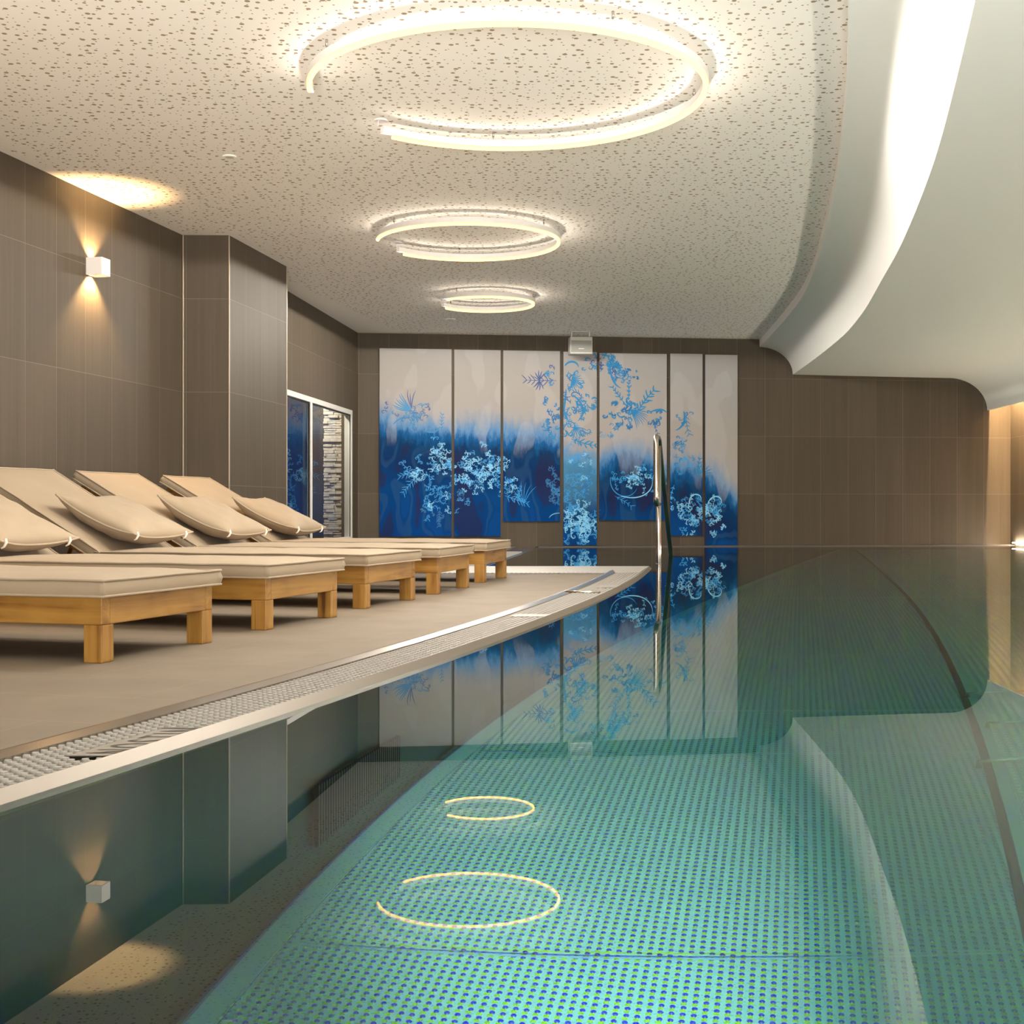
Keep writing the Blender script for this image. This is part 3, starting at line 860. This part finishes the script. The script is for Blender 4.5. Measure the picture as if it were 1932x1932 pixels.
# ---------------------------------------------------------------- ring lights
RING_W, RING_D, RING_C = 1.0, 8.4, (1., .93, .82)
def ring_light(cx, cy, r, a0, a1, pins, label, dim=1.):
    z0 = 2.341
    t = thing('ring_light', label, 'ceiling light', (cx, cy, H), 0, 'open LED rings under the ceiling')
    zz = z0 - H
    n = max(40, int(r * 90))
    A_ = frange(a0, a1, n)
    bm = bmesh.new()
    sec = [(-.014, .018), (.014, .018), (.014, .052), (-.014, .052)]
    rows = [[((r + a) * math.cos(q), (r + a) * math.sin(q), zz + b) for a, b in sec] for q in A_]
    vr = grid(bm, rows, closed=True); bm.faces.new(vr[0][::-1]); bm.faces.new(vr[-1])
    bmesh.ops.recalc_face_normals(bm, faces=bm.faces)
    obj('profile', bm, M['white'], t)
    bm = bmesh.new(); tube(bm, [(r * math.cos(q), r * math.sin(q), zz + .006) for q in A_[1:-1]], .009, 10)
    obj('light_tube', bm, M['led'], t, True)
    k = int(r * 60)
    for i in range(k):
        q = a0 + (a1 - a0) * (i + .5) / k
        ld = bpy.data.lights.new('ring_led', 'POINT'); ld.energy = RING_W * r * 2 * PI / k; ld.color = RING_C; ld.shadow_soft_size = 0.
        lo_ = bpy.data.objects.new('ring_led', ld); C.objects.link(lo_); lo_.parent = t
        lo_.location = (r * math.cos(q), r * math.sin(q), zz - .016)
    k = int(r * 14)
    for i in range(k):                              # the tube throws most of its light down into the room
        q = a0 + (a1 - a0) * (i + .5) / k
        ld = bpy.data.lights.new('ring_downlight', 'SPOT'); ld.energy = RING_D * dim * r * 2 * PI / k * 4; ld.color = RING_C; ld.shadow_soft_size = 0.
        ld.spot_size = math.radians(179); ld.spot_blend = .03
        lo_ = bpy.data.objects.new('ring_downlight', ld); C.objects.link(lo_); lo_.parent = t
        lo_.location = (r * math.cos(q), r * math.sin(q), zz - .016)
    for q in pins:
        x, y = r * math.cos(q), r * math.sin(q)
        bm = bmesh.new(); cyl(bm, (x, y, zz + .05), (x, y, zz + .075), .0022, 8); cyl(bm, (x, y, zz + .068), (x, y, 0), .006, 10)
        obj('suspension_pin', bm, M['steel'], t, True)
    q = a0 + .02
    x, y = r * math.cos(q), r * math.sin(q)
    bm = bmesh.new(); cyl(bm, (x + .0, y + .06, -.008), (x + .0, y + .06, -.0005), .035, 24); obj('power_canopy', bm, M['white'], t)
    bm = bmesh.new(); tube(bm, [(x, y + .05, -.008), (x - .008, y + .02, -.015), (x - .008, y, zz + .05)], .0022, 8); obj('power_cable', bm, M['white'], t, True)
rd = math.radians
# the gap of each ring faces the loungers; angles run clockwise from the power end round to the open end
ring_light(-.02, 6.07, .899, rd(135), rd(181 - 360), [rd(q) for q in (95, 12, -62, -148)], 'large open LED ring light nearest the viewer')
ring_light(-.310, 9.45, .645, rd(146), rd(184 - 360), [rd(q) for q in (98, -35, -140)], 'middle open LED ring light of the three in a row', .13)
ring_light(-.243, 12.30, .445, rd(157), rd(212 - 360), [rd(q) for q in (140, -10, -125)], 'smallest open LED ring light, nearest the end wall', 1.25)

# ---------------------------------------------------------------- wall lamp
tx = Vector((.1989, 1, 0)).normalized(); nx_ = Vector((tx.y, -tx.x, 0))
p0 = Vector((W1(8.255), 8.255, 1.968)); s = .108
t = thing('wall_lamp', 'white cube wall lamp shining up and down the tiled wall', 'wall lamp', p0, math.atan2(nx_.y, nx_.x))
bm = bmesh.new(); w = .006
# local x = out of the wall, y = along the wall (deeper), z up
for lo_, hi_ in (((.0005, 0, -s/2), (w, s, s/2)), ((s - w, 0, -s/2), (s, s, s/2)), ((w, 0, -s/2), (s - w, w, s/2)), ((w, s - w, -s/2), (s - w, s, s/2))):
    box(bm, lo_, hi_, .0008, seg=1)
obj('housing', bm, M['white'], t)
bm = bmesh.new(); box(bm, (w, w, -.010), (s - w, s - w, .010)); obj('reflector', bm, M['lampin'], t)
for sg, nm in ((1, 'upper_diffuser'), (-1, 'lower_diffuser')):
    bm = bmesh.new(); z = sg * .012
    quad(bm, [(.03, .03, z), (s - .03, .03, z), (s - .03, s - .03, z), (.03, s - .03, z)][::sg]); obj(nm, bm, glow('lamp_led_' + nm, (1., .62, .25), 6.), t)
for sg, pw in ((1, 26.), (-1, 42.)):
    ld = bpy.data.lights.new('wall_lamp_bulb', 'SPOT'); ld.energy = pw; ld.color = (1., .62, .26); ld.shadow_soft_size = .006
    ld.spot_size = math.radians(104); ld.spot_blend = .6
    lo_ = bpy.data.objects.new('wall_lamp_bulb', ld); C.objects.link(lo_); lo_.parent = t
    lo_.location = (.048, s / 2, sg * .016); lo_.rotation_euler = (PI if sg > 0 else 0, 0, 0)

# second lamp added on the same wall, unseen, to warm the left ceiling
p1 = Vector((W1(4.6), 4.6, 1.968)); added_lamp = dup(t, p1, t.rotation_euler.z, 'added white cube wall lamp left of the frame, nearer the viewer')
# ---------------------------------------------------------------- window
t = thing('window_1', 'pale framed window with two panes, night outside', 'window', (W3(wd0), wd0, 0), math.atan2(1, .1055))
t['kind'] = 'structure'
Lw = (wd1 - wd0) * math.sqrt(1 + .1055 ** 2)
mull = (12.91 - wd0) * 1.0055
# local x along the wall (deeper), local +y away from the room (outside), z up
bm = bmesh.new()
fw, dp = .052, .075
for lo_, hi_ in (((0, -.006, wz1 - fw), (Lw, dp, wz1)), ((0, -.006, wz0), (Lw, dp, wz0 + fw)), ((0, -.006, wz0 + fw), (fw, dp, wz1 - fw)),
                 ((Lw - fw, -.006, wz0 + fw), (Lw, dp, wz1 - fw)), ((mull - .03, -.006, wz0 + fw), (mull + .03, dp, wz1 - fw))):
    box(bm, lo_, hi_, .002, seg=1)
obj('window_frame', bm, M['wframe'], t)
for a, b in ((fw, mull - .03), (mull + .03, Lw - fw)):
    bm = bmesh.new(); quad(bm, [(a, .012, wz0 + fw), (b, .012, wz0 + fw), (b, .012, wz1 - fw), (a, .012, wz1 - fw)])
    g = obj('pane', bm, M['glass'], t)
    bm = bmesh.new()
    for lo_, hi_ in (((a, .004, wz1 - fw - .012), (b, .011, wz1 - fw)), ((b - .016, .004, wz0 + fw), (b, .011, wz1 - fw)), ((a, .004, wz0 + fw), (a + .008, .011, wz1 - fw))):
        box(bm, lo_, hi_)
    obj('gasket', bm, M['rubber'], g)
# outside: stone clad pillar, terrace, night
pw = Matrix.Translation((W3(wd1), wd1, 0))
bm = bmesh.new(); random.seed(4)
px0, px1, dpil = -2.10, -1.845, 14.83
box(bm, (px0, dpil + .02, -.3), (px1, dpil + .5, 2.6))
z = -.2
while z < 2.4:
    hgt = random.uniform(.022, .04); x = px0 - random.uniform(0, .12)
    while x < px1:
        wd_ = random.uniform(.07, .16); dep = random.uniform(.0, .03)
        xa, xb = max(px0 - random.uniform(0, .012), x), min(px1, x + wd_)
        if xb - xa > .01:
            box(bm, (xa, dpil - dep, z + .001), (xb - .001, dpil + .03, z + hgt - .002), .004, seg=1)
        x += wd_
    z += hgt
o = obj('stone_pillar', bm, M['stone']); tag(o, 'pale split-stone pillar seen through the right pane of the window', 'pillar')
bm = bmesh.new(); quad(bm, [(-9, 8, -.05), (-1.9, 8, -.05), (-1.9, 17, -.05), (-9, 17, -.05)])
tag(obj('terrace', bm, M['night']), 'dark terrace outside the window', 'terrace', None, 'structure')
ld = bpy.data.lights.new('terrace_light', 'AREA'); ld.energy = 24.; ld.color = (1., .86, .68); ld.size = .15
lo_ = bpy.data.objects.new('terrace_light', ld); C.objects.link(lo_); lo_.location = (-2.55, 14.1, 2.3)
lo_.rotation_euler = (Vector((-2.0, 14.83, .9)) - Vector((-2.55, 14.1, 2.3))).to_track_quat('-Z', 'Y').to_euler()

# ---------------------------------------------------------------- picture panels
PR = [(716, 852, 657, 1012), (857, 944.5, 659.5, 1012), (949.5, 1056.5, 661, 984), (1063, 1126, 663.5, 1029), (1131, 1258, 666, 982), (1264.5, 1325.5, 667, 1011), (1330.5, 1391.5, 669, 1029)]
plb = ['widest blue and cream picture panel, leftmost on the end wall', 'second picture panel from the left, with pale lacework on deep blue',
       'third picture panel from the left, shorter, with navy flower stem at its right', 'narrow long picture panel below the speaker',
       'wide short picture panel behind the handrail top', 'narrow picture panel just right of the handrail', 'rightmost narrow picture panel, mostly cream with blue foot']
wt = Vector((1, .1228, 0)).normalized(); wn = Vector((wt.y, -wt.x, 0))     # along the wall, out of the wall
panels = []
TH = .028
for (xa, xb, ya, yb), lb in zip(PR, plb):
    a = on_wall(xa, yb, TH); b = on_wall(xb, yb, TH); tp = on_wall(xa, ya, TH)
    wdt = (b - a).dot(wt); hgt = tp.z - a.z
    base = a - wn * TH
    t = thing('picture_panel', lb, 'picture panel', base, math.atan2(wt.y, wt.x), 'seven-part picture on the end wall')
    bm = bmesh.new()                               # local x along, -y out of the wall
    box(bm, (0, -TH + .002, 0), (wdt, -.002, hgt))
    obj('stretcher', bm, M['cedge'], t)
    bm = bmesh.new(); quad(bm, [(0, -TH, 0), (wdt, -TH, 0), (wdt, -TH, hgt), (0, -TH, hgt)])
    o = obj('canvas', bm, M['canvas'], t)
    uvset(o, lambda co, xa=xa, xb=xb, ya=ya, yb=yb, wdt=wdt, hgt=hgt: ((xa + (xb - xa) * co.x / wdt - 716) / 675., (yb - (yb - ya) * co.z / hgt - 657) / 371.))
    panels.append(dict(t=t, r=(xa, xb, ya, yb), w=wdt, h=hgt, bm=bmesh.new()))
ORN = [M['o_blue'], M['o_navy'], M['o_cyan'], M['o_pale'], M['o_deep']]
_lay = [0]
def stroke(pts, w, mi):
    w *= .52 if mi in (2, 3) else .76
    """tapered brush stroke in picture pixels; cut at the panel borders"""
    n = len(pts)
    if n < 2: return
    _lay[0] += 1
    yo = -TH - .0006 - (_lay[0] % 40) * .00004
    run = []; cur = None
    def flush():
        if cur is None or len(run) < 2: return
        P_ = cur; xa, xb, ya, yb = P_['r']; bm = P_['bm']
        L_, R_ = [], []
        for (x, y, ww, nx, ny) in run:
            for lst, s_ in ((L_, 1), (R_, -1)):
                qx = min(max(x + nx * ww * s_, xa), xb); qy = min(max(y + ny * ww * s_, ya), yb)
                lst.append(bm.verts.new(((qx - xa) / (xb - xa) * P_['w'], yo, (yb - qy) / (yb - ya) * P_['h'])))
        for i in range(len(L_) - 1):
            try:
                f = bm.faces.new((L_[i], L_[i + 1], R_[i + 1], R_[i])); f.material_index = mi
            except ValueError: pass
    for i, (x, y) in enumerate(pts):
        a = pts[max(0, i - 1)]; b = pts[min(n - 1, i + 1)]
        tx_, ty_ = b[0] - a[0], b[1] - a[1]; l = math.hypot(tx_, ty_) or 1
        tt = i / (n - 1)
        ww = w * (math.sin(PI * min(1, .12 + tt * .88)) ** .7 * .9 + .12)
        p = next((q for q in panels if q['r'][0] <= x <= q['r'][1] and q['r'][2] <= y <= q['r'][3]), None)
        if p is not cur:
            flush(); run = []; cur = p
        if p is not None: run.append((x, y, ww, -ty_ / l, tx_ / l))
    flush()
def curl(x, y, ang, ln, k0, k1, w, mi, n=16):
    pts = [(x, y)]; a = ang; st = ln / n
    for i in range(n):
        k = k0 + (k1 - k0) * (i / n) ** 1.6
        a += k * st; x += math.cos(a) * st; y += math.sin(a) * st
        pts.append((x, y))
    stroke(pts, w, mi); return pts, a
def scroll(rng, x, y, ang, ln, w, mi, depth, hand=None):
    """baroque C-scroll with leaflets and smaller scrolls growing off it"""
    h = hand if hand is not None else rng.choice((-1, 1))
    pts, a = curl(x, y, ang, ln, h * rng.uniform(.2, 1.2) / ln, h * rng.uniform(13., 25.) / ln, w, mi, 30)
    n = len(pts)
    for i in range(2, int(n * .62), 3):            # acanthus leaflets on the outside
        (xa, ya), (xb, yb) = pts[i], pts[i + 1]
        ta = math.atan2(yb - ya, xb - xa)
        if rng.random() < .8:
            curl(xa, ya, ta - h * rng.uniform(.6, 1.1), ln * rng.uniform(.10, .22), -h * 1. / ln, h * rng.uniform(5, 14) / ln, w * .75, mi, 6)
    if rng.random() < .5:
        for q in range(3):
            bx, by = pts[-1][0] + rng.uniform(-1, 1) * ln * .12, pts[-1][1] + rng.uniform(-1, 1) * ln * .12
            stroke([(bx - .6, by), (bx, by + .3), (bx + .6, by)], w * .8, mi)
    if depth > 0:
        for q in range(rng.choice((1, 1, 2))):
            i = rng.randint(2, n // 2); (xa, ya), (xb, yb) = pts[i], pts[i + 1]
            ta = math.atan2(yb - ya, xb - xa)
            scroll(rng, xa, ya, ta - h * rng.uniform(.5, 1.3), ln * rng.uniform(.5, .72), w * .8, mi if rng.random() < .75 else rng.choice((mi, 2 if mi in (2, 3) else 0)), depth - 1, -h)
def cluster(seed, x, y, r, cnt, ln, w, mis, depth=1, a0=0., a1=2 * PI, sq=1.):
    rng = random.Random(seed)
    for i in range(cnt):
        q = rng.uniform(a0, a1); rr = r * math.sqrt(rng.random())
        scroll(rng, x + rr * math.cos(q), y + rr * sq * math.sin(q), rng.uniform(0, 2 * PI) if r > 12 else q, ln * rng.uniform(.7, 1.2), w, rng.choice(mis), depth)
def sprig(seed, x, y, ang, ln, w, mi, leaves=7):
    rng = random.Random(seed)
    pts, a = curl(x, y, ang, ln, 0, rng.uniform(-1.2, 1.2) / ln, w, mi)
    for i in range(2, len(pts) - 1, max(1, len(pts) // leaves)):
        for s_ in (-1, 1):
            (xa, ya), (xb, yb) = pts[i], pts[i + 1]
            ta = math.atan2(yb - ya, xb - xa)
            curl(xa, ya, ta + s_ * rng.uniform(.6, 1.), ln * rng.uniform(.12, .26), 0, -s_ * rng.uniform(1, 4) / ln, w * 1.2, mi, 6)
def fan(seed, x, y, a0, a1, cnt, ln, w, mi):
    rng = random.Random(seed)
    for i in range(cnt):
        q = a0 + (a1 - a0) * i / (cnt - 1)
        curl(x, y, q, ln * rng.uniform(.85, 1.1), 0, rng.uniform(.5, 1.6) / ln, w, mi, 8)
# panel 1: crest in blue, lacework below
fan(1, 778, 776, PI + .1, PI + .95, 7, 40, 1.5, 0); fan(2, 776, 770, -PI / 2 - .35, -PI / 2 + .1, 3, 34, 1.3, 1)
cluster(3, 782, 790, 20, 9, 26, 1.0, (0, 0, 4), 1, sq=.6); cluster(4, 742, 770, 14, 5, 18, .8, (0, 1), 0); cluster(5, 805, 780, 16, 6, 22, .8, (0, 1), 1)
sprig(6, 833, 812, -PI / 2, 34, .7, 0, 5); curl(742, 800, -.9, 50, .02, .07, 1.6, 0); curl(800, 812, .3, 34, -.01, -.12, 2.2, 0)
cluster(7, 830, 848, 22, 10, 26, .9, (3, 2, 3), 1); cluster(8, 795, 890, 34, 16, 26, 1.0, (2, 3, 2), 1, sq=.7); cluster(9, 838, 872, 20, 14, 22, .9, (3, 3, 2), 1)
sprig(10, 800, 885, PI - .3, 52, 1.0, 2); sprig(11, 790, 895, 2.3, 50, 1.0, 2); cluster(12, 825, 940, 26, 15, 24, 1.0, (2, 2, 3), 1); cluster(13, 812, 968, 20, 7, 20, .9, (2, 4), 1)
sprig(14, 830, 960, 1.7, 36, .9, 4)
# panel 2: dense pale medallion
cluster(20, 902, 880, 32, 34, 20, .9, (3, 3, 3, 2), 1, sq=1.15); cluster(21, 900, 905, 28, 24, 18, .9, (3, 3, 2), 1, sq=1.2); cluster(22, 866, 905, 14, 10, 20, .9, (3, 2), 1)
cluster(23, 930, 880, 14, 12, 22, .9, (3, 2), 1, sq=2); cluster(24, 868, 948, 14, 7, 18, .8, (4, 2), 1)
# panel 3
sprig(30, 1050, 717, PI, 64, .9, 1, 6); fan(31, 1018, 716, -PI / 2 - .6, -PI / 2 + .6, 4, 20, 1.4, 1); fan(32, 1018, 718, PI / 2 - .5, PI / 2 + .7, 4, 20, 1.4, 1)
cluster(33, 1046, 715, 12, 7, 20, 1.0, (0, 0, 1), 0, sq=1.6); cluster(34, 1040, 766, 12, 9, 15, 1.2, (0, 4), 0, sq=1.3); cluster(35, 1048, 805, 12, 9, 20, 1.3, (0, 4), 0, sq=1.7)
sprig(36, 1050, 830, -2.3, 40, 1.3, 0, 4)
cluster(37, 955, 895, 12, 10, 24, 1.0, (3, 2), 1, sq=1.6); cluster(38, 962, 925, 16, 9, 22, 1.0, (2, 3), 1); fan(39, 988, 950, -PI / 2 - .7, -PI / 2 + .5, 6, 44, .9, 2)
sprig(40, 952, 935, .35, 50, 1.1, 2, 6); cluster(41, 1046, 918, 14, 12, 26, 1.1, (2, 4, 4), 1, sq=1.8); curl(1056, 968, PI, 24, -.02, -.1, 1.3, 3)
# panel 4: large rocaille above, dense lace at its foot
cluster(50, 1082, 716, 14, 8, 28, 1.2, (0, 0, 4), 0); fan(51, 1078, 718, -1.3, 1.6, 13, 20, 1.2, 0); curl(1066, 690, -1.1, 34, .06, .1, 2.6, 0)
cluster(52, 1112, 690, 16, 8, 20, 1.1, (0, 4), 0, sq=1.3); curl(1068, 735, PI / 2, 60, .01, -.05, 2.4, 0); curl(1080, 745, .5, 60, .02, .06, 2.6, 0)
cluster(53, 1092, 765, 22, 13, 32, 1.3, (0, 0, 4), 0, sq=1.2); cluster(54, 1112, 755, 12, 7, 22, 1.3, (0,), 0); cluster(55, 1080, 800, 22, 13, 30, 1.3, (0, 0, 2), 0, sq=.8)
fan(56, 1085, 805, .2, 2.2, 8, 24, 1.2, 0); sprig(57, 1078, 828, .35, 52, 1.3, 0, 5)
cluster(58, 1094, 850, 26, 10, 20, .7, (2, 0), 1, sq=1.1); cluster(59, 1095, 880, 26, 12, 20, .7, (2, 3), 1); cluster(60, 1095, 925, 28, 22, 28, .9, (2, 2, 4), 1, sq=1.1)
cluster(61, 1094, 968, 28, 26, 28, 1.2, (3, 2, 3), 1, sq=.9); cluster(62, 1094, 1000, 30, 30, 26, 1.3, (3, 3, 2), 1, sq=.5)
# panel 5
cluster(70, 1150, 682, 18, 14, 28, 1.2, (0, 0, 1), 1, sq=.9); cluster(71, 1172, 700, 18, 12, 22, 1.1, (0, 4), 1); curl(1150, 690, 1.4, 50, .0, -.06, 2.4, 0); cluster(72, 1192, 705, 12, 9, 10, 1.5, (0, 4), 0)
cluster(73, 1184, 765, 15, 14, 20, 1.6, (0, 0, 4), 0, sq=.8); sprig(74, 1200, 780, -1.0, 62, 1.4, 0, 6); sprig(75, 1176, 758, -2.2, 38, 1.1, 0, 5); sprig(76, 1186, 750, -1.55, 30, 1.2, 0, 4)
fan(77, 1188, 772, .1, 1.1, 9, 42, 1.1, 0); cluster(78, 1152, 770, 11, 8, 20, 1.4, (0, 4), 0, sq=1.4); cluster(79, 1176, 795, 18, 10, 24, 1.2, (0, 4), 0, sq=.6); cluster(80, 1232, 785, 12, 10, 20, 1.2, (0, 4), 0, sq=.7)
curl(1228, 776, -.4, 34, .01, .1, 2.4, 0); sprig(81, 1232, 795, 1.2, 26, .7, 4, 4); cluster(82, 1144, 812, 12, 8, 18, .7, (2, 0), 0)
curl(1152, 900, 1.8, 80, -.03, -.05, 1.5, 2, 26); curl(1172, 936, .3, 80, -.012, -.05, 2.0, 3, 24)
cluster(83, 1196, 900, 16, 14, 24, 1.1, (3, 3, 2), 1, sq=1.3); cluster(84, 1172, 905, 14, 8, 16, .9, (2,), 1); cluster(85, 1222, 905, 16, 22, 12, .8, (2, 3), 0, sq=1.7); sprig(86, 1160, 936, .5, 40, .9, 2, 5)
cluster(87, 1246, 905, 10, 12, 14, .8, (2, 3), 0, sq=2)
# panel 6 and 7
curl(1290, 776, 1.2, 44, .03, .05, 2.6, 0); cluster(90, 1292, 788, 10, 6, 14, .8, (0, 4), 0, sq=1.6); sprig(91, 1294, 780, 1.5, 44, .8, 0, 5); cluster(92, 1284, 830, 10, 7, 16, 1.0, (0, 4), 0, sq=.7)
cluster(93, 1286, 852, 16, 12, 18, .5, (2, 0), 1, sq=1.4); cluster(94, 1284, 878, 12, 9, 18, 1.1, (0, 2), 0); sprig(95, 1318, 905, -PI / 2, 44, 1.0, 0, 5); fan(96, 1326, 894, PI + .2, 2 * PI - .2, 8, 22, 1.2, 0)
cluster(97, 1310, 960, 24, 30, 22, .9, (2, 2, 3), 1, sq=.9); cluster(98, 1342, 960, 18, 22, 22, .9, (2, 2, 3), 1, sq=1.); cluster(99, 1274, 950, 10, 7, 22, 1.1, (3, 2), 0, sq=1.4)
curl(1300, 950, -1.7, 44, .05, .16, 2.0, 3, 20); curl(1336, 950, -1.4, 46, .05, .16, 2.0, 3, 20); cluster(100, 1300, 995, 10, 9, 18, 1.1, (2, 3), 1); cluster(101, 1352, 992, 10, 9, 20, 1.1, (2, 3), 1)
sprig(102, 1272, 915, 1.9, 36, 1.2, 2, 4)
for P_ in panels:
    o = obj('painted_scrollwork', P_['bm'], ORN, P_['t'])

# ---------------------------------------------------------------- speaker
p = at_d(1095, 653, 14.85)
t = thing('loudspeaker', 'small grey loudspeaker hanging below the ceiling in front of the panels', 'loudspeaker', (p.x, p.y, H), .10)
w2, zt, zb = .128, 2.374 - H, 2.178 - H
bm = bmesh.new(); box(bm, (-w2, -.07, zb), (w2, .09, zt), .012, seg=3); obj('case', bm, M['spk'], t)
bm = bmesh.new(); box(bm, (-w2 + .012, -.076, zb + .022), (w2 - .012, -.069, zt - .045), .003); g = obj('grille', bm, M['spkg'], t)
bm = bmesh.new(); box(bm, (-.032, -.0785, zb + .056), (.032, -.0755, zb + .063), .001, seg=1); obj('badge', bm, M['white'], g)
bm = bmesh.new()
for sx in (-.1, .1): box(bm, (sx - .004, -.02, zt - .02), (sx + .004, .03, 0))
box(bm, (-.104, -.02, -.006), (.104, .03, -.0005)); obj('bracket', bm, M['white'], t)

# ceiling fittings
for (px, py), r, lb in (((433, 294.5), .040, 'small round flush fitting in the ceiling above the left wall'), ((850, 602), .055, 'small round flush fitting in the ceiling beyond the smallest ring')):
    p = on_z(px, py, H); t = thing('ceiling_fitting', lb, 'ceiling fitting', p)
    bm = bmesh.new(); tube(bm, [(0, 0, -.0005), (0, 0, -.007)], [r, r * .93], 28); obj('cover', bm, M['soffit'], t)
    bm = bmesh.new(); tube(bm, [(0, 0, -.007), (0, 0, -.0085)], r * .6, 24); obj('center_disc', bm, M['spk'], t)

# ---------------------------------------------------------------- pool handrail
P0 = Vector((1.18, 10.66, 0)); far = on_z(1266, 1050, 0.); dr = (far - P0); dr.z = 0; ln = dr.length; dr.normalize()
zt, zl, rr, back = 1.02, .49, .0212, .34
t = thing('pool_handrail', 'polished steel handrail rising out of the water beyond the deck tip', 'handrail', P0)
def arc(c, a, b, r, a0, a1, n=7):
    return [c + a * r * math.cos(q) + b * r * math.sin(q) for q in frange(a0, a1, n)]
Z = Vector((0, 0, 1)); q0 = -dr * back
bm = bmesh.new(); tube(bm, [Vector((0, 0, -.75)), Vector((0, 0, zt - .06))], rr, 16); obj('post', bm, M['steel'], t, True)
rad = .06
loop = [Vector((0, 0, zl)) , q0 * .7 + Z * zl] + arc(q0 + dr * rad + Z * (zl + rad), dr, Z, rad, -PI / 2, -PI, 7) + arc(q0 + dr * rad + Z * (zt - rad), dr, Z, rad, PI, PI / 2, 7)
slope = (dr * ln + Z * -.05 - Z * (zt)).normalized()
loop += [Z * zt - dr * .03, Z * (zt - .012) + dr * .04]
loop += [dr * (ln * k) + Z * (zt * (1 - k)) for k in frange(.10, 1.0, 10)] + [dr * (ln * 1.0 + .02) + Z * -.12, dr * (ln + .02) + Z * -.8]
bm = bmesh.new(); tube(bm, loop, rr, 16); obj('rail', bm, M['steel'], t, True)
bm = bmesh.new(); cyl(bm, Vector((0, 0, .0)), Vector((0, 0, .014)), rr + .003, 18); obj('joint_collar', bm, M['groove'], t, True)

# ---------------------------------------------------------------- added fill lights, unseen: under water, behind the viewer, beside the loungers
POOL_W, BACK_W, UP_W = 40., 230., 50.
def area(name, loc, target, size, energy, col, sy=None):
    ld = bpy.data.lights.new(name, 'AREA'); ld.energy = energy; ld.color = col; ld.size = size
    if sy: ld.shape = 'RECTANGLE'; ld.size_y = sy
    o = bpy.data.objects.new(name, ld); C.objects.link(o); o.location = loc
    o.rotation_euler = (Vector(target) - Vector(loc)).to_track_quat('-Z', 'Y').to_euler()
    return o
ld = bpy.data.lights.new('pool_fill', 'SPOT'); ld.energy = POOL_W * 21; ld.color = (.95, 1., .93); ld.shadow_soft_size = .12  # added spot that brightens the middle of the pool floor
ld.spot_size = math.radians(25); ld.spot_blend = 1.
o = bpy.data.objects.new('pool_fill', ld); C.objects.link(o); o.location = (.22, .1, -.45)
o.rotation_euler = (Vector((.16, 3.0, POOL)) - Vector(o.location)).to_track_quat('-Z', 'Y').to_euler()
for x_, y_ in ((-.9, .2), (1.9, .2), (.6, -1.6)):
    o = area('pool_fill', (x_, y_, -.5), (x_ + .2, y_ + .9, -1.5), .22, POOL_W * .05, (.95, 1., .93)); o.data.spread = math.radians(120)  # weak fills added under water near the viewer
area('back_fill', (0, -4.6, .85), (.5, 3.5, 2.3), 5., BACK_W, (1., .93, .84), 1.3)  # broad fill added behind the viewer to lift the whole room
# uplights added to brighten the ceiling, behind the viewer and at the first lounger
o = area('ceiling_fill', (-.2, -1.2, .5), (.1, 2.4, 2.45), 1.2, UP_W, (1., .93, .84)); o.data.spread = math.radians(58)
o = area('left_ceiling_fill', (-3.2, 3.5, .5), (-2.7, 3.9, 2.4), .8, UP_W * .2, (1., .84, .66)); o.data.spread = math.radians(130)

# ---------------------------------------------------------------- world, camera, render look
wd = bpy.data.worlds.new('night'); SC.world = wd; wd.use_nodes = True
bg = wd.node_tree.nodes.get('Background'); bg.inputs[0].default_value = (.012, .018, .05, 1); bg.inputs[1].default_value = .6
cam = bpy.data.cameras.new('camera'); co = bpy.data.objects.new('camera', cam); C.objects.link(co)
cam.sensor_width = 36; cam.lens = F / 1932 * 36; cam.clip_start = .02
cam.shift_x = 0.; cam.shift_y = -7.5 / 1932
co.location = (0, 0, CAM); co.rotation_euler = (PI / 2, 0, 0)
SC.camera = co
vs = SC.view_settings; vs.view_transform = 'Standard'; vs.look = 'None'; vs.gamma = 1; vs.use_curve_mapping = False; vs.exposure = 1.16
cy = SC.cycles
cy.use_denoising = True; cy.adaptive_threshold = .015; cy.max_bounces = 12; cy.diffuse_bounces = 5; cy.glossy_bounces = 6; cy.transmission_bounces = 8; cy.transparent_max_bounces = 8
cy.sample_clamp_indirect = 4.; cy.caustics_reflective = True; cy.caustics_refractive = True; cy.blur_glossy = .6
